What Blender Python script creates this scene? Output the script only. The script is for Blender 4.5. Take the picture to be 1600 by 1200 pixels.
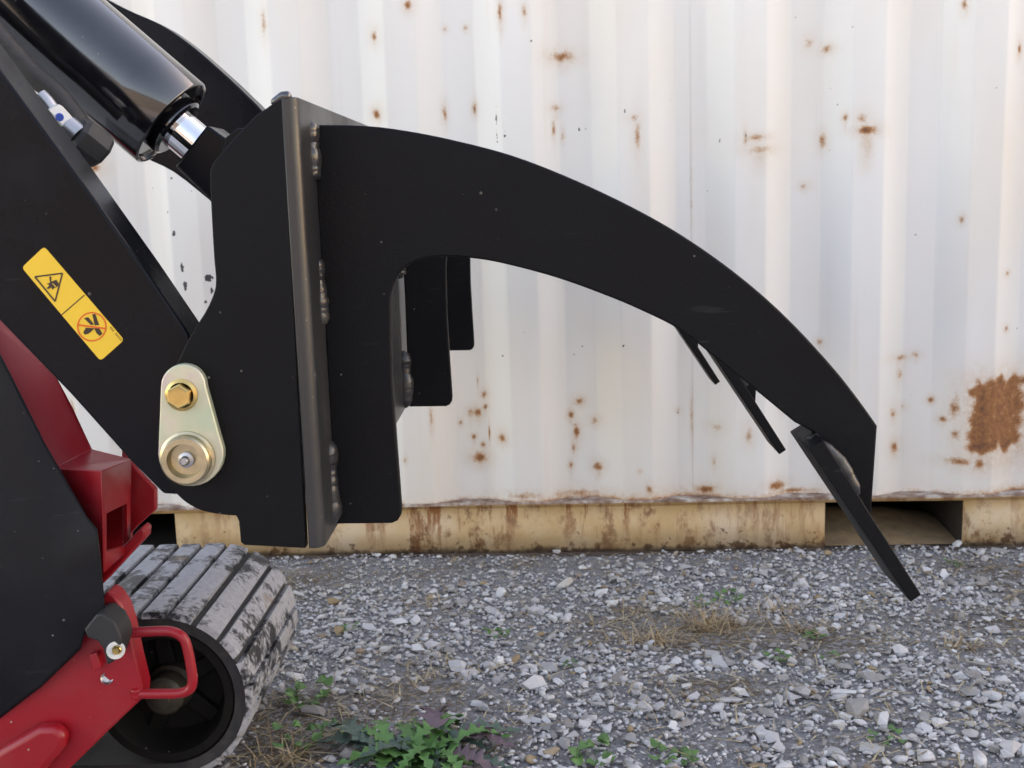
import bpy, bmesh, math, random
import numpy as np
from mathutils import Vector, Matrix, noise

for o in list(bpy.data.objects):
    bpy.data.objects.remove(o)
random.seed(7)
rng = np.random.default_rng(11)
scene = bpy.context.scene
COL = scene.collection
R = math.radians

# ------------------------------------------------------------------ camera
FPX = 1805.0                       # focal length in pixels of the 1600 px wide photograph
CAM_H = 0.91


def unit(v):
    v = np.array(v, float)
    return v / np.linalg.norm(v)


vY = unit((30, -300, FPX))
vD = np.array((350, 10900, FPX), float)
vD = unit(vD - vY * (vD @ vY))
vZ = -vD
vX = np.cross(vY, vZ)
ROT = np.stack([vX, vY, vZ], 1)    # world -> camera (x right, y down, z forward)
CAM = np.array((0.0, 0.0, CAM_H))
cam_data = bpy.data.cameras.new('camera')
cam = bpy.data.objects.new('camera', cam_data)
COL.objects.link(cam)
rw, dw, fw = ROT.T @ (1, 0, 0), ROT.T @ (0, 1, 0), ROT.T @ (0, 0, 1)
cam.matrix_world = Matrix(((rw[0], -dw[0], -fw[0], 0), (rw[1], -dw[1], -fw[1], 0),
                           (rw[2], -dw[2], -fw[2], CAM_H), (0, 0, 0, 1)))
cam_data.sensor_width = 36
cam_data.lens = 36 * FPX / 1600
cam_data.clip_start = 0.02
cam_data.clip_end = 500
cam_data.dof.use_dof = True
cam_data.dof.focus_distance = 1.35
cam_data.dof.aperture_fstop = 16
scene.camera = cam

# ------------------------------------------------------------------ sky and sun (sun stands behind the container: open shade)
SUN_EL, SUN_AZ = R(16), R(58)
world = bpy.data.worlds.new('World')
scene.world = world
world.use_nodes = True
wn = world.node_tree
wn.nodes.clear()
sky = wn.nodes.new('ShaderNodeTexSky')
sky.sky_type = 'NISHITA'
sky.sun_disc = False
sky.sun_elevation = SUN_EL
sky.sun_rotation = SUN_AZ
sky.air_density = 1.0
sky.dust_density = 1.0
bg = wn.nodes.new('ShaderNodeBackground')
bg.inputs[1].default_value = 0.15
wo = wn.nodes.new('ShaderNodeOutputWorld')
wn.links.new(sky.outputs[0], bg.inputs[0])
wn.links.new(bg.outputs[0], wo.inputs[0])
sd = Vector((math.sin(SUN_AZ) * math.cos(SUN_EL), math.cos(SUN_AZ) * math.cos(SUN_EL), math.sin(SUN_EL)))
sl = bpy.data.lights.new('sun', 'SUN')
sl.energy = 3.5
sl.angle = R(0.5)
sl.color = (1.0, 0.95, 0.88)
so = bpy.data.objects.new('sun', sl)
COL.objects.link(so)
so.rotation_euler = (-sd).to_track_quat('-Z', 'Y').to_euler()
so.location = (3, 6, 6)
scene.cycles.max_bounces = 6
scene.cycles.diffuse_bounces = 3
scene.cycles.glossy_bounces = 3
vs = scene.view_settings
vs.view_transform = 'Standard'
vs.look = 'None'
vs.gamma = 1.0
vs.use_curve_mapping = False
vs.exposure = 2.56
try:
    vs.use_white_balance = True
    vs.white_balance_temperature = 9050
    vs.white_balance_tint = 24
except Exception:
    pass


# ------------------------------------------------------------------ geometry helpers
def ray(px, py):
    return ROT.T @ np.array(((px - 800) / FPX, (py - 600) / FPX, 1.0))


def P(px, py, Y):
    """world point on the upright plane y = Y"""
    d = ray(px, py)
    return Vector(CAM + d * (Y / d[1]))


def PZ(px, py, z):
    d = ray(px, py)
    return Vector(CAM + d * ((z - CAM_H) / d[2]))


def catmull(pts, n=6, closed=False):
    out = []
    m = len(pts)
    rngi = range(m) if closed else range(m - 1)
    for i in rngi:
        if closed:
            p0, p1, p2, p3 = pts[i - 1], pts[i], pts[(i + 1) % m], pts[(i + 2) % m]
        else:
            p0, p1, p2, p3 = pts[max(i - 1, 0)], pts[i], pts[i + 1], pts[min(i + 2, m - 1)]
        for k in range(n):
            t = k / n
            out.append(tuple(0.5 * ((2 * b) + (c - a) * t + (2 * a - 5 * b + 4 * c - d) * t * t +
                                    (3 * b - a - 3 * c + d) * t ** 3) for a, b, c, d in zip(p0, p1, p2, p3)))
    if not closed:
        out.append(tuple(pts[-1]))
    return out


def finish(me, angle=32):
    for p in me.polygons:
        p.use_smooth = True
    me.set_sharp_from_angle(angle=R(angle))


def link(name, me, mat, parent=None, bevel=0.0, seg=2, smooth=32):
    if mat is not None and not me.materials:
        me.materials.append(mat)
    if smooth:
        finish(me, smooth)
    o = bpy.data.objects.new(name, me)
    COL.objects.link(o)
    if parent is not None:
        o.parent = parent
        o.matrix_parent_inverse = parent_world(parent).inverted()
    if bevel:
        b = o.modifiers.new('bevel', 'BEVEL')
        b.width = bevel
        b.segments = seg
        b.limit_method = 'ANGLE'
        b.angle_limit = R(40)
        b.harden_normals = False
    return o


def parent_world(o):
    m = o.matrix_basis.copy()
    p = o.parent
    while p is not None:
        m = p.matrix_basis @ o.matrix_parent_inverse @ m
        o, p = p, p.parent
    return m


def empty(name, loc, label, cat, group=None):
    o = bpy.data.objects.new(name, None)
    o.empty_display_size = 0.1
    COL.objects.link(o)
    o.location = loc
    tag(o, label, cat, group)
    return o


def tag(o, label=None, cat=None, group=None, kind=None):
    if label:
        o['label'] = label
    if cat:
        o['category'] = cat
    if group:
        o['group'] = group
    if kind:
        o['kind'] = kind
    return o


def bm_prism(bm, near, far, mi=0):
    """closed prism between two matching loops of points (near one faces the viewer)"""
    a = [bm.verts.new(p) for p in near]
    b = [bm.verts.new(p) for p in far]
    n = len(a)
    fs = [bm.faces.new(a), bm.faces.new(b[::-1])]
    for i in range(n):
        fs.append(bm.faces.new((a[i], b[i], b[(i + 1) % n], a[(i + 1) % n])))
    for f in fs:
        f.material_index = mi
    return fs


def to_mesh(bm, name):
    bmesh.ops.recalc_face_normals(bm, faces=bm.faces)
    me = bpy.data.meshes.new(name)
    bm.to_mesh(me)
    bm.free()
    return me


def plate_mesh(name, px, Y, t):
    bm = bmesh.new()
    near = [P(x, y, Y) for x, y in px]
    bm_prism(bm, near, [p + Vector((0, t, 0)) for p in near])
    return to_mesh(bm, name)


def bm_tube(bm, pts, rad, seg=12, cap=True, mi=0):
    pts = [Vector(p) for p in pts]
    rads = rad if isinstance(rad, (list, tuple)) else [rad] * len(pts)
    rings = []
    up = None
    for i, p in enumerate(pts):
        t = (pts[min(i + 1, len(pts) - 1)] - pts[max(i - 1, 0)]).normalized()
        if up is None:
            up = t.orthogonal().normalized()
        up = (up - t * up.dot(t)).normalized()
        w = t.cross(up)
        rings.append([bm.verts.new(p + (up * math.cos(2 * math.pi * k / seg) + w * math.sin(2 * math.pi * k / seg)) * rads[i])
                      for k in range(seg)])
    for a, b in zip(rings, rings[1:]):
        for k in range(seg):
            f = bm.faces.new((a[k], a[(k + 1) % seg], b[(k + 1) % seg], b[k]))
            f.material_index = mi
    if cap:
        for r_ in (rings[0][::-1], rings[-1]):
            f = bm.faces.new(r_)
            f.material_index = mi


def bm_lathe(bm, c, axis, prof, seg=40, mi=0):
    """profile list of (along axis, radius); closed at the ends when radius is 0"""
    c = Vector(c)
    axis = Vector(axis).normalized()
    u = axis.orthogonal().normalized()
    w = axis.cross(u)
    rings = []
    for h, r_ in prof:
        if r_ < 1e-6:
            rings.append([bm.verts.new(c + axis * h)])
        else:
            rings.append([bm.verts.new(c + axis * h + (u * math.cos(2 * math.pi * k / seg) + w * math.sin(2 * math.pi * k / seg)) * r_)
                          for k in range(seg)])
    for a, b in zip(rings, rings[1:]):
        for k in range(seg):
            k2 = (k + 1) % seg
            if len(a) == 1 and len(b) == 1:
                continue
            if len(a) == 1:
                f = bm.faces.new((a[0], b[k2], b[k]))
            elif len(b) == 1:
                f = bm.faces.new((a[k], a[k2], b[0]))
            else:
                f = bm.faces.new((a[k], a[k2], b[k2], b[k]))
            f.material_index = mi


def bm_box(bm, lo, hi, mat=None):
    x0, y0, z0 = lo
    x1, y1, z1 = hi
    vs_ = [bm.verts.new(Vector(p)) for p in ((x0, y0, z0), (x1, y0, z0), (x1, y1, z0), (x0, y1, z0),
                                             (x0, y0, z1), (x1, y0, z1), (x1, y1, z1), (x0, y1, z1))]
    for q in ((3, 2, 1, 0), (4, 5, 6, 7), (0, 1, 5, 4), (1, 2, 6, 5), (2, 3, 7, 6), (3, 0, 4, 7)):
        bm.faces.new([vs_[i] for i in q])


def lump(name, path, rad, parent, mat, seed=0, seg=10, n=26, rough=0.3):
    """weld bead: a lumpy, rippled bead along a path"""
    pts = [Vector(p) for p in path]
    full = []
    for i in range(n + 1):
        s = i / n * (len(pts) - 1)
        k = min(int(s), len(pts) - 2)
        full.append(pts[k].lerp(pts[k + 1], s - k))
    rads = []
    for i, p in enumerate(full):
        e = min(1.0, math.sqrt(max(0.02, min(i, n - i) / n * 7)))
        rads.append(rad * e * (1 + rough * noise.noise(Vector((i * 0.13, seed * 3.1, 0.3))) + 0.014 * math.sin(i * 1.3)))
        full[i] = p + Vector((noise.noise(Vector((i * .4, seed, 5))), noise.noise(Vector((i * .4, seed, 9))), 0)) * rad * 0.12
    bm = bmesh.new()
    bm_tube(bm, full, rads, seg)
    return link(name, to_mesh(bm, name), mat, parent, smooth=70)


# ------------------------------------------------------------------ materials
def new_mat(name):
    m = bpy.data.materials.new(name)
    m.use_nodes = True
    nt = m.node_tree
    b = nt.nodes['Principled BSDF']
    return m, nt, b


def N(nt, kind, **kw):
    n = nt.nodes.new(kind)
    for k, v in kw.items():
        if k.startswith('i_'):
            n.inputs[k[2:].replace('_', ' ')].default_value = v
        else:
            setattr(n, k, v)
    return n


def ramp(nt, fac, stops):
    r_ = nt.nodes.new('ShaderNodeValToRGB')
    e = r_.color_ramp.elements
    while len(e) < len(stops):
        e.new(0.5)
    for el, (p, c) in zip(e, stops):
        el.position = p
        el.color = (c, c, c, 1) if isinstance(c, (int, float)) else (*c, 1)
    nt.links.new(fac, r_.inputs[0])
    return r_.outputs[0]


def mixc(nt, fac, a, b, mode='MIX'):
    m = nt.nodes.new('ShaderNodeMix')
    m.data_type = 'RGBA'
    m.blend_type = mode
    for s, v in ((m.inputs[0], fac), (m.inputs[6], a), (m.inputs[7], b)):
        if isinstance(v, (int, float)):
            s.default_value = v
        elif isinstance(v, tuple):
            s.default_value = (*v, 1)
        else:
            nt.links.new(v, s)
    return m.outputs[2]


def mth(nt, op, a, b=None, clamp=False):
    m = nt.nodes.new('ShaderNodeMath')
    m.operation = op
    m.use_clamp = clamp
    for s, v in ((m.inputs[0], a), (m.inputs[1], b)):
        if v is None:
            continue
        if isinstance(v, (int, float)):
            s.default_value = v
        else:
            nt.links.new(v, s)
    return m.outputs[0]


def tex(nt, scale, detail=4, rough=0.55, coord=None, stretch=None):
    n = N(nt, 'ShaderNodeTexNoise')
    n.inputs['Scale'].default_value = scale
    n.inputs['Detail'].default_value = detail
    n.inputs['Roughness'].default_value = rough
    if coord is None:
        tc = N(nt, 'ShaderNodeTexCoord')
        coord = tc.outputs['Object']
    if stretch:
        mp = N(nt, 'ShaderNodeMapping')
        mp.inputs['Scale'].default_value = stretch
        nt.links.new(coord, mp.inputs[0])
        coord = mp.outputs[0]
    nt.links.new(coord, n.inputs['Vector'])
    return n.outputs['Fac']


def bump(nt, b, h, strength=0.3, dist=0.002):
    n = N(nt, 'ShaderNodeBump')
    n.inputs['Strength'].default_value = strength
    n.inputs['Distance'].default_value = dist
    nt.links.new(h, n.inputs['Height'])
    nt.links.new(n.outputs[0], b.inputs['Normal'])


def paint(name, col, rough=0.5, dust=0.25, speck=0.5, peel=0.15, dustcol=(0.30, 0.27, 0.23), peelscale=900, coat=0.0, spec=0.5, metallic=0.0):
    m, nt, b = new_mat(name)
    big = tex(nt, 7, 2)
    fine = tex(nt, 60, 2)
    d = mth(nt, 'MULTIPLY', ramp(nt, big, [(0.45, 0.0), (0.75, 1.0)]), ramp(nt, fine, [(0.4, 0.2), (0.7, 1.0)]))
    c = mixc(nt, mth(nt, 'MULTIPLY', d, dust), col, dustcol)
    # sparse dried specks of dirt
    v = N(nt, 'ShaderNodeTexVoronoi')
    v.inputs['Scale'].default_value = 62
    tc = N(nt, 'ShaderNodeTexCoord')
    nt.links.new(tc.outputs['Object'], v.inputs['Vector'])
    sep = N(nt, 'ShaderNodeSeparateColor')
    nt.links.new(v.outputs['Color'], sep.inputs[0])
    size = mth(nt, 'MULTIPLY', mth(nt, 'SUBTRACT', sep.outputs[0], 0.45, True), 0.20)
    sp = mth(nt, 'LESS_THAN', v.outputs['Distance'], size)
    sp = mth(nt, 'MULTIPLY', sp, mth(nt, 'MULTIPLY', ramp(nt, tex(nt, 150, 1), [(0.4, 0.0), (0.6, 1.0)]), speck))
    c = mixc(nt, sp, c, (0.33, 0.30, 0.26))
    sc = tex(nt, 14, 2, 0.6, tc.outputs['Object'], (1.0, 1.0, 9.0))
    sc2 = mth(nt, 'MULTIPLY', ramp(nt, sc, [(0.66, 0.0), (0.70, 1.0)]), ramp(nt, big, [(0.50, 0.0), (0.66, 1.0)]))
    c = mixc(nt, mth(nt, 'MULTIPLY', sc2, speck * 0.10), c, (0.30, 0.29, 0.28))
    nt.links.new(c, b.inputs['Base Color'])
    r_ = mth(nt, 'ADD', mth(nt, 'ADD', mth(nt, 'MULTIPLY', d, 0.25), mth(nt, 'MULTIPLY', mth(nt, 'SUBTRACT', big, 0.5), 0.30)), rough)
    nt.links.new(mth(nt, 'ADD', r_, mth(nt, 'MULTIPLY', sp, 0.3)), b.inputs['Roughness'])
    b.inputs['Specular IOR Level'].default_value = spec
    b.inputs['Metallic'].default_value = metallic
    b.inputs['Coat Weight'].default_value = coat
    b.inputs['Coat Roughness'].default_value = 0.06
    bump(nt, b, tex(nt, peelscale, 0), peel, 0.0006)
    return m


M = {}
M['black'] = paint('black_powder_coat', (0.0035, 0.0035, 0.0045), 0.46, 0.012, 0.40, 0.5, peelscale=900, spec=0.14)
M['weld'] = paint('painted_weld', (0.024, 0.023, 0.024), 0.22, 0.12, 0.3, 0.30, peelscale=420)
M['plate'] = paint('semi_gloss_black_plate', (0.020, 0.020, 0.021), 0.34, 0.04, 0.3, 0.10, peelscale=500, spec=0.55)
M['armblack'] = paint('black_loader_paint', (0.0035, 0.004, 0.0065), 0.25, 0.012, 0.45, 0.05, spec=0.15)
M['gloss'] = paint('gloss_black_enamel', (0.004, 0.004, 0.006), 0.13, 0.03, 0.6, 0.02, coat=0.8, spec=0.8)
M['hood'] = paint('black_moulded_plastic', (0.005, 0.005, 0.0075), 0.45, 0.06, 0.6, 0.5, spec=0.25, dustcol=(0.13, 0.13, 0.14), peelscale=700)
M['red'] = paint('red_enamel', (0.34, 0.008, 0.016), 0.36, 0.16, 0.9, 0.08, dustcol=(0.26, 0.15, 0.13))
M['rubber'] = paint('black_rubber', (0.018, 0.018, 0.020), 0.6, 0.25, 0.3, 0.4)
M['dirtyblack'] = paint('dusty_black_wheel', (0.006, 0.0055, 0.005), 0.7, 0.22, 0.6, 0.5, spec=0.2, dustcol=(0.06, 0.05, 0.038))


def simple(name, col, rough=0.5, metallic=0.0, nscale=30, var=0.15):
    m, nt, b = new_mat(name)
    n = tex(nt, nscale, 4)
    c2 = tuple(min(1, x * (1 + var)) for x in col)
    c1 = tuple(x * (1 - var) for x in col)
    nt.links.new(mixc(nt, n, c1, c2), b.inputs['Base Color'])
    b.inputs['Roughness'].default_value = rough
    b.inputs['Metallic'].default_value = metallic
    return m


M['chrome'] = simple('chromed_rod', (0.75, 0.76, 0.78), 0.06, 1.0)
M['silver'] = simple('plated_fitting', (0.40, 0.40, 0.41), 0.38, 1.0)
M['gold'] = simple('yellow_zinc_bolt', (0.62, 0.42, 0.16), 0.30, 1.0, 90, 0.25)
M['brass'] = simple('pale_zinc_collar', (0.50, 0.42, 0.28), 0.34, 1.0, 80, 0.45)
M['yellow'] = simple('yellow_vinyl', (0.78, 0.47, 0.035), 0.42, 0, 40, 0.05)
M['inkblack'] = simple('black_print', (0.03, 0.012, 0.006), 0.45)
M['inkorange'] = simple('orange_print', (0.72, 0.10, 0.012), 0.42)
M['blue'] = simple('blue_mark', (0.02, 0.08, 0.42), 0.4)
M['white'] = simple('white_washer', (0.62, 0.62, 0.60), 0.4)
M['hub'] = simple('dull_greasy_hub', (0.05, 0.042, 0.03), 0.55, 0.4, 60, 0.6)


def mat_zinc():
    m, nt, b = new_mat('yellow_chromate_plate')
    n = tex(nt, 22, 3)
    c = ramp(nt, n, [(0.32, (0.46, 0.52, 0.38)), (0.48, (0.58, 0.55, 0.42)), (0.60, (0.56, 0.46, 0.43)), (0.75, (0.42, 0.50, 0.40))])
    nt.links.new(c, b.inputs['Base Color'])
    b.inputs['Metallic'].default_value = 0.55
    nt.links.new(ramp(nt, tex(nt, 70, 4), [(0.3, 0.34), (0.7, 0.52)]), b.inputs['Roughness'])
    return m


M['zinc'] = mat_zinc()


def mat_tread():
    m, nt, b = new_mat('worn_rubber_with_dried_mud')
    n1 = tex(nt, 15, 4, 0.6)
    n2 = tex(nt, 120, 3, 0.6)
    k = mth(nt, 'ADD', n1, mth(nt, 'MULTIPLY', mth(nt, 'SUBTRACT', n2, 0.5), 0.25))
    mud = ramp(nt, k, [(0.40, 0.0), (0.50, 1.0)])
    c = mixc(nt, n2, (0.20, 0.20, 0.215), (0.44, 0.435, 0.45))
    c = mixc(nt, ramp(nt, tex(nt, 9, 3), [(0.66, 0.0), (0.74, 1.0)]), c, (0.20, 0.13, 0.07))
    c = mixc(nt, mud, (0.017, 0.017, 0.020), c)
    nt.links.new(c, b.inputs['Base Color'])
    nt.links.new(ramp(nt, mud, [(0.0, 0.42), (1.0, 0.85)]), b.inputs['Roughness'])
    bump(nt, b, mud, 0.35, 0.001)
    return m


M['tread'] = mat_tread()


def mat_wall():
    m, nt, b = new_mat('weathered_white_container_paint')
    at = N(nt, 'ShaderNodeAttribute', attribute_name='wear')
    sep = N(nt, 'ShaderNodeSeparateColor')
    nt.links.new(at.outputs['Color'], sep.inputs[0])
    rust, grime, chip = sep.outputs
    tc = N(nt, 'ShaderNodeTexCoord')
    ob = tc.outputs['Object']
    n1 = tex(nt, 3.0, 2, 0.5, ob, (2.2, 1, 0.35))
    base = ramp(nt, n1, [(0.3, (0.67, 0.645, 0.615)), (0.7, (0.73, 0.71, 0.685))])
    stain = tex(nt, 2.2, 3, 0.55, ob, (1.6, 1, 0.6))
    base = mixc(nt, mth(nt, 'MULTIPLY', ramp(nt, stain, [(0.46, 0.0), (0.72, 1.0)]), 0.5), base, (0.70, 0.60, 0.50))
    st2 = tex(nt, 6, 3, 0.6, ob, (5, 1, 0.25))
    base = mixc(nt, mth(nt, 'MULTIPLY', ramp(nt, st2, [(0.60, 0.0), (0.80, 1.0)]), 0.22), base, (0.60, 0.48, 0.37))
    fine = tex(nt, 190, 2, 0.65, ob)
    mid = tex(nt, 60, 2, 0.65, ob)
    nz = mth(nt, 'SUBTRACT', mth(nt, 'ADD', mth(nt, 'MULTIPLY', fine, 0.35), mth(nt, 'MULTIPLY', mid, 0.65)), 0.5)
    g = mth(nt, 'ADD', grime, mth(nt, 'MULTIPLY', mth(nt, 'MULTIPLY', nz, grime), 2.5), True)
    base = mixc(nt, g, base, (0.50, 0.30, 0.16))
    rr = mth(nt, 'ADD', rust, mth(nt, 'MULTIPLY', nz, 0.9))
    rf = ramp(nt, rr, [(0.14, 0.0), (0.58, 1.0)])
    rf = mth(nt, 'MULTIPLY', rf, mth(nt, 'GREATER_THAN', rust, 0.03))
    rcol = ramp(nt, mth(nt, 'ADD', rust, mth(nt, 'MULTIPLY', nz, 1.2)), [(0.25, (0.50, 0.27, 0.11)), (0.50, (0.36, 0.145, 0.05)), (0.78, (0.22, 0.085, 0.035)), (1.0, (0.10, 0.045, 0.028))])
    base = mixc(nt, rf, base, rcol)
    cf = mth(nt, 'GREATER_THAN', mth(nt, 'ADD', chip, mth(nt, 'MULTIPLY', nz, 1.6)), 0.5)
    cf = mth(nt, 'MULTIPLY', cf, mth(nt, 'GREATER_THAN', chip, 0.05))
    base = mixc(nt, cf, base, (0.045, 0.043, 0.05))
    # tiny random specks
    v = N(nt, 'ShaderNodeTexVoronoi')
    v.inputs['Scale'].default_value = 24
    nt.links.new(ob, v.inputs['Vector'])
    s2 = N(nt, 'ShaderNodeSeparateColor')
    nt.links.new(v.outputs['Color'], s2.inputs[0])
    sp = mth(nt, 'LESS_THAN', v.outputs['Distance'], mth(nt, 'MULTIPLY', mth(nt, 'SUBTRACT', s2.outputs[0], 0.86, True), 0.6))
    base = mixc(nt, mth(nt, 'MULTIPLY', sp, 0.55), base, (0.25, 0.17, 0.11))
    nt.links.new(base, b.inputs['Base Color'])
    nt.links.new(mth(nt, 'ADD', 0.42, mth(nt, 'MULTIPLY', rf, 0.4)), b.inputs['Roughness'])
    bump(nt, b, mid, 0.10, 0.001)
    return m


M['wall'] = mat_wall()


def mat_rail():
    m, nt, b = new_mat('rust_streaked_tan_rail')
    tc = N(nt, 'ShaderNodeTexCoord')
    ob = tc.outputs['Object']
    n0 = tex(nt, 7, 4, 0.6, ob)
    base = ramp(nt, n0, [(0.32, (0.54, 0.36, 0.19)), (0.5, (0.63, 0.47, 0.30)), (0.68, (0.70, 0.58, 0.45))])
    sz = N(nt, 'ShaderNodeSeparateXYZ')
    nt.links.new(ob, sz.inputs[0])
    topw = ramp(nt, sz.outputs[2], [(0.0, 0.22), (0.06, 0.48), (0.135, 1.0)])
    base = mixc(nt, mth(nt, 'MULTIPLY', topw, 0.68), base, (0.46, 0.25, 0.075))
    st = tex(nt, 4, 5, 0.75, ob, (7, 1, 1.3))
    area = ramp(nt, tex(nt, 3.2, 2, 0.5, ob), [(0.40, 0.0), (0.62, 1.0)])
    s = mth(nt, 'MULTIPLY', ramp(nt, st, [(0.51, 0.0), (0.60, 1.0)]), mth(nt, 'MULTIPLY', topw, mth(nt, 'ADD', mth(nt, 'MULTIPLY', area, 1.0), 0.45)), True)
    base = mixc(nt, s, base, (0.27, 0.10, 0.03))
    bl = tex(nt, 17, 5, 0.7, ob, (1.2, 1, 0.8))
    bf = mth(nt, 'MULTIPLY', ramp(nt, bl, [(0.53, 0.0), (0.63, 1.0)]), mth(nt, 'ADD', mth(nt, 'MULTIPLY', area, 0.7), 0.3))
    base = mixc(nt, bf, base, (0.22, 0.095, 0.04))
    sx = N(nt, 'ShaderNodeSeparateXYZ')
    nt.links.new(ob, sx.inputs[0])
    sp = tex(nt, 45, 5, 0.65, ob)
    low = ramp(nt, sx.outputs[2], [(0.0, 0.9), (0.04, 0.25), (0.10, 0.0)])
    sp2 = ramp(nt, mth(nt, 'ADD', sp, mth(nt, 'MULTIPLY', low, 0.20)), [(0.66, 0.0), (0.73, 1.0)])
    base = mixc(nt, mth(nt, 'MULTIPLY', sp2, 0.85), base, (0.13, 0.055, 0.025))
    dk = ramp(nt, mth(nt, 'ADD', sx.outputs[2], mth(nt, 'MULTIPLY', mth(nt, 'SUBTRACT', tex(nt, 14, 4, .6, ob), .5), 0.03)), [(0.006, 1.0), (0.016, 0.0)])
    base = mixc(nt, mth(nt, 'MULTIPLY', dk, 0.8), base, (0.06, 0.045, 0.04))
    nt.links.new(base, b.inputs['Base Color'])
    b.inputs['Roughness'].default_value = 0.6
    bump(nt, b, tex(nt, 25, 3, .6, ob), 0.4, 0.0015)
    return m


M['rail'] = mat_rail()
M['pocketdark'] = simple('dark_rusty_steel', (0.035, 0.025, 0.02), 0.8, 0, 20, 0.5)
M['sill'] = simple('dusty_tan_sheet', (0.24, 0.155, 0.085), 0.85, 0, 30, 0.6)


def mat_soil():
    m, nt, b = new_mat('gravelly_soil')
    tc = N(nt, 'ShaderNodeTexCoord')
    ob = tc.outputs['Object']
    n = tex(nt, 5, 5, 0.6, ob)
    f = tex(nt, 130, 4, 0.7, ob)
    sa = N(nt, 'ShaderNodeAttribute', attribute_name='soil')
    sf = ramp(nt, mth(nt, 'ADD', sa.outputs['Fac'], mth(nt, 'MULTIPLY', mth(nt, 'SUBTRACT', f, 0.5), 0.5)), [(0.10, 0.0), (0.50, 1.0)])
    c = ramp(nt, n, [(0.35, (0.13, 0.092, 0.062)), (0.65, (0.21, 0.165, 0.125))])
    c = mixc(nt, sf, ramp(nt, n, [(0.35, (0.25, 0.24, 0.24)), (0.65, (0.33, 0.32, 0.325))]), c)
    c = mixc(nt, ramp(nt, f, [(0.35, 0.0), (0.7, 1.0)]), mixc(nt, 0.5, c, (0.05, 0.043, 0.036)), c)
    v = N(nt, 'ShaderNodeTexVoronoi')
    v.inputs['Scale'].default_value = 130
    nt.links.new(ob, v.inputs['Vector'])
    s2 = N(nt, 'ShaderNodeSeparateColor')
    nt.links.new(v.outputs['Color'], s2.inputs[0])
    c = mixc(nt, mth(nt, 'MULTIPLY', mth(nt, 'GREATER_THAN', s2.outputs[0], 0.5), 0.6), c, mixc(nt, s2.outputs[1], (0.17, 0.17, 0.18), (0.36, 0.36, 0.38)))
    nt.links.new(c, b.inputs['Base Color'])
    b.inputs['Roughness'].default_value = 0.9
    h = mth(nt, 'ADD', f, mth(nt, 'MULTIPLY', v.outputs['Distance'], -0.8))
    bump(nt, b, h, 0.9, 0.006)
    return m


M['soil'] = mat_soil()


def mat_yard():
    m, nt, b = new_mat('gravel_yard')
    tc = N(nt, 'ShaderNodeTexCoord')
    ob = tc.outputs['Object']
    v = N(nt, 'ShaderNodeTexVoronoi')
    v.inputs['Scale'].default_value = 70
    nt.links.new(ob, v.inputs['Vector'])
    s2 = N(nt, 'ShaderNodeSeparateColor')
    nt.links.new(v.outputs['Color'], s2.inputs[0])
    c = ramp(nt, s2.outputs[0], [(0.0, (0.17, 0.15, 0.135)), (0.4, (0.33, 0.32, 0.32)), (1.0, (0.50, 0.49, 0.49))])
    nt.links.new(c, b.inputs['Base Color'])
    b.inputs['Roughness'].default_value = 0.85
    bump(nt, b, v.outputs['Distance'], -0.7, 0.008)
    return m


M['yard'] = mat_yard()


def mat_stone(name, island):
    m, nt, b = new_mat(name)
    if island:
        g = N(nt, 'ShaderNodeNewGeometry')
        rnd = g.outputs['Random Per Island']
    else:
        g = N(nt, 'ShaderNodeObjectInfo')
        rnd = g.outputs['Random']
    c = ramp(nt, rnd, [(0.0, (0.25, 0.225, 0.205)), (0.2, (0.36, 0.345, 0.34)), (0.5, (0.49, 0.475, 0.48)), (0.8, (0.60, 0.585, 0.59)),
                       (0.955, (0.68, 0.675, 0.67)), (0.975, (0.36, 0.25, 0.13)), (1.0, (0.30, 0.22, 0.17))])
    n = tex(nt, 90, 2, 0.6)
    c = mixc(nt, ramp(nt, n, [(0.35, 0.55), (0.65, 0.0)]), c, mixc(nt, 1.0, c, (0.62, 0.58, 0.54), 'MULTIPLY'))
    nt.links.new(c, b.inputs['Base Color'])
    b.inputs['Roughness'].default_value = 0.78
    bump(nt, b, tex(nt, 220, 1, 0.6), 0.4, 0.001)
    return m


M['stones'] = mat_stone('crushed_limestone', True)
M['stone'] = mat_stone('crushed_limestone_piece', False)


def mat_leaf(name, c1, c2, purple=None):
    m, nt, b = new_mat(name)
    g = N(nt, 'ShaderNodeNewGeometry')
    c = mixc(nt, g.outputs['Random Per Island'], c1, c2)
    c = mixc(nt, mth(nt, 'MULTIPLY', tex(nt, 60, 3), 0.5), c, tuple(x * 0.5 for x in c1))
    nt.links.new(c, b.inputs['Base Color'])
    b.inputs['Roughness'].default_value = 0.5
    b.inputs['Subsurface Weight'].default_value = 0.0
    return m


M['leaf'] = mat_leaf('thistle_leaf', (0.06, 0.17, 0.045), (0.13, 0.32, 0.085))
M['leafdark'] = mat_leaf('dusty_thistle_leaf', (0.06, 0.105, 0.08), (0.085, 0.14, 0.10))
M['leafpurple'] = mat_leaf('purple_withered_leaf', (0.13, 0.085, 0.105), (0.17, 0.11, 0.12))
M['sprout'] = mat_leaf('sprout_leaf', (0.06, 0.15, 0.04), (0.12, 0.26, 0.07))
M['straw'] = mat_leaf('dry_straw', (0.24, 0.165, 0.09), (0.56, 0.45, 0.28))
M['deadgrass'] = mat_leaf('dead_grass', (0.26, 0.155, 0.08), (0.56, 0.42, 0.24))

# ------------------------------------------------------------------ ground
A0 = PZ(400, 872, 0.0)             # two points of the container's bottom edge
B0 = PZ(1600, 855, 0.0)
CU = (B0 - A0).normalized()        # along the container
CN = Vector((CU.y, -CU.x, 0))      # out of the container, towards the camera


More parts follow.
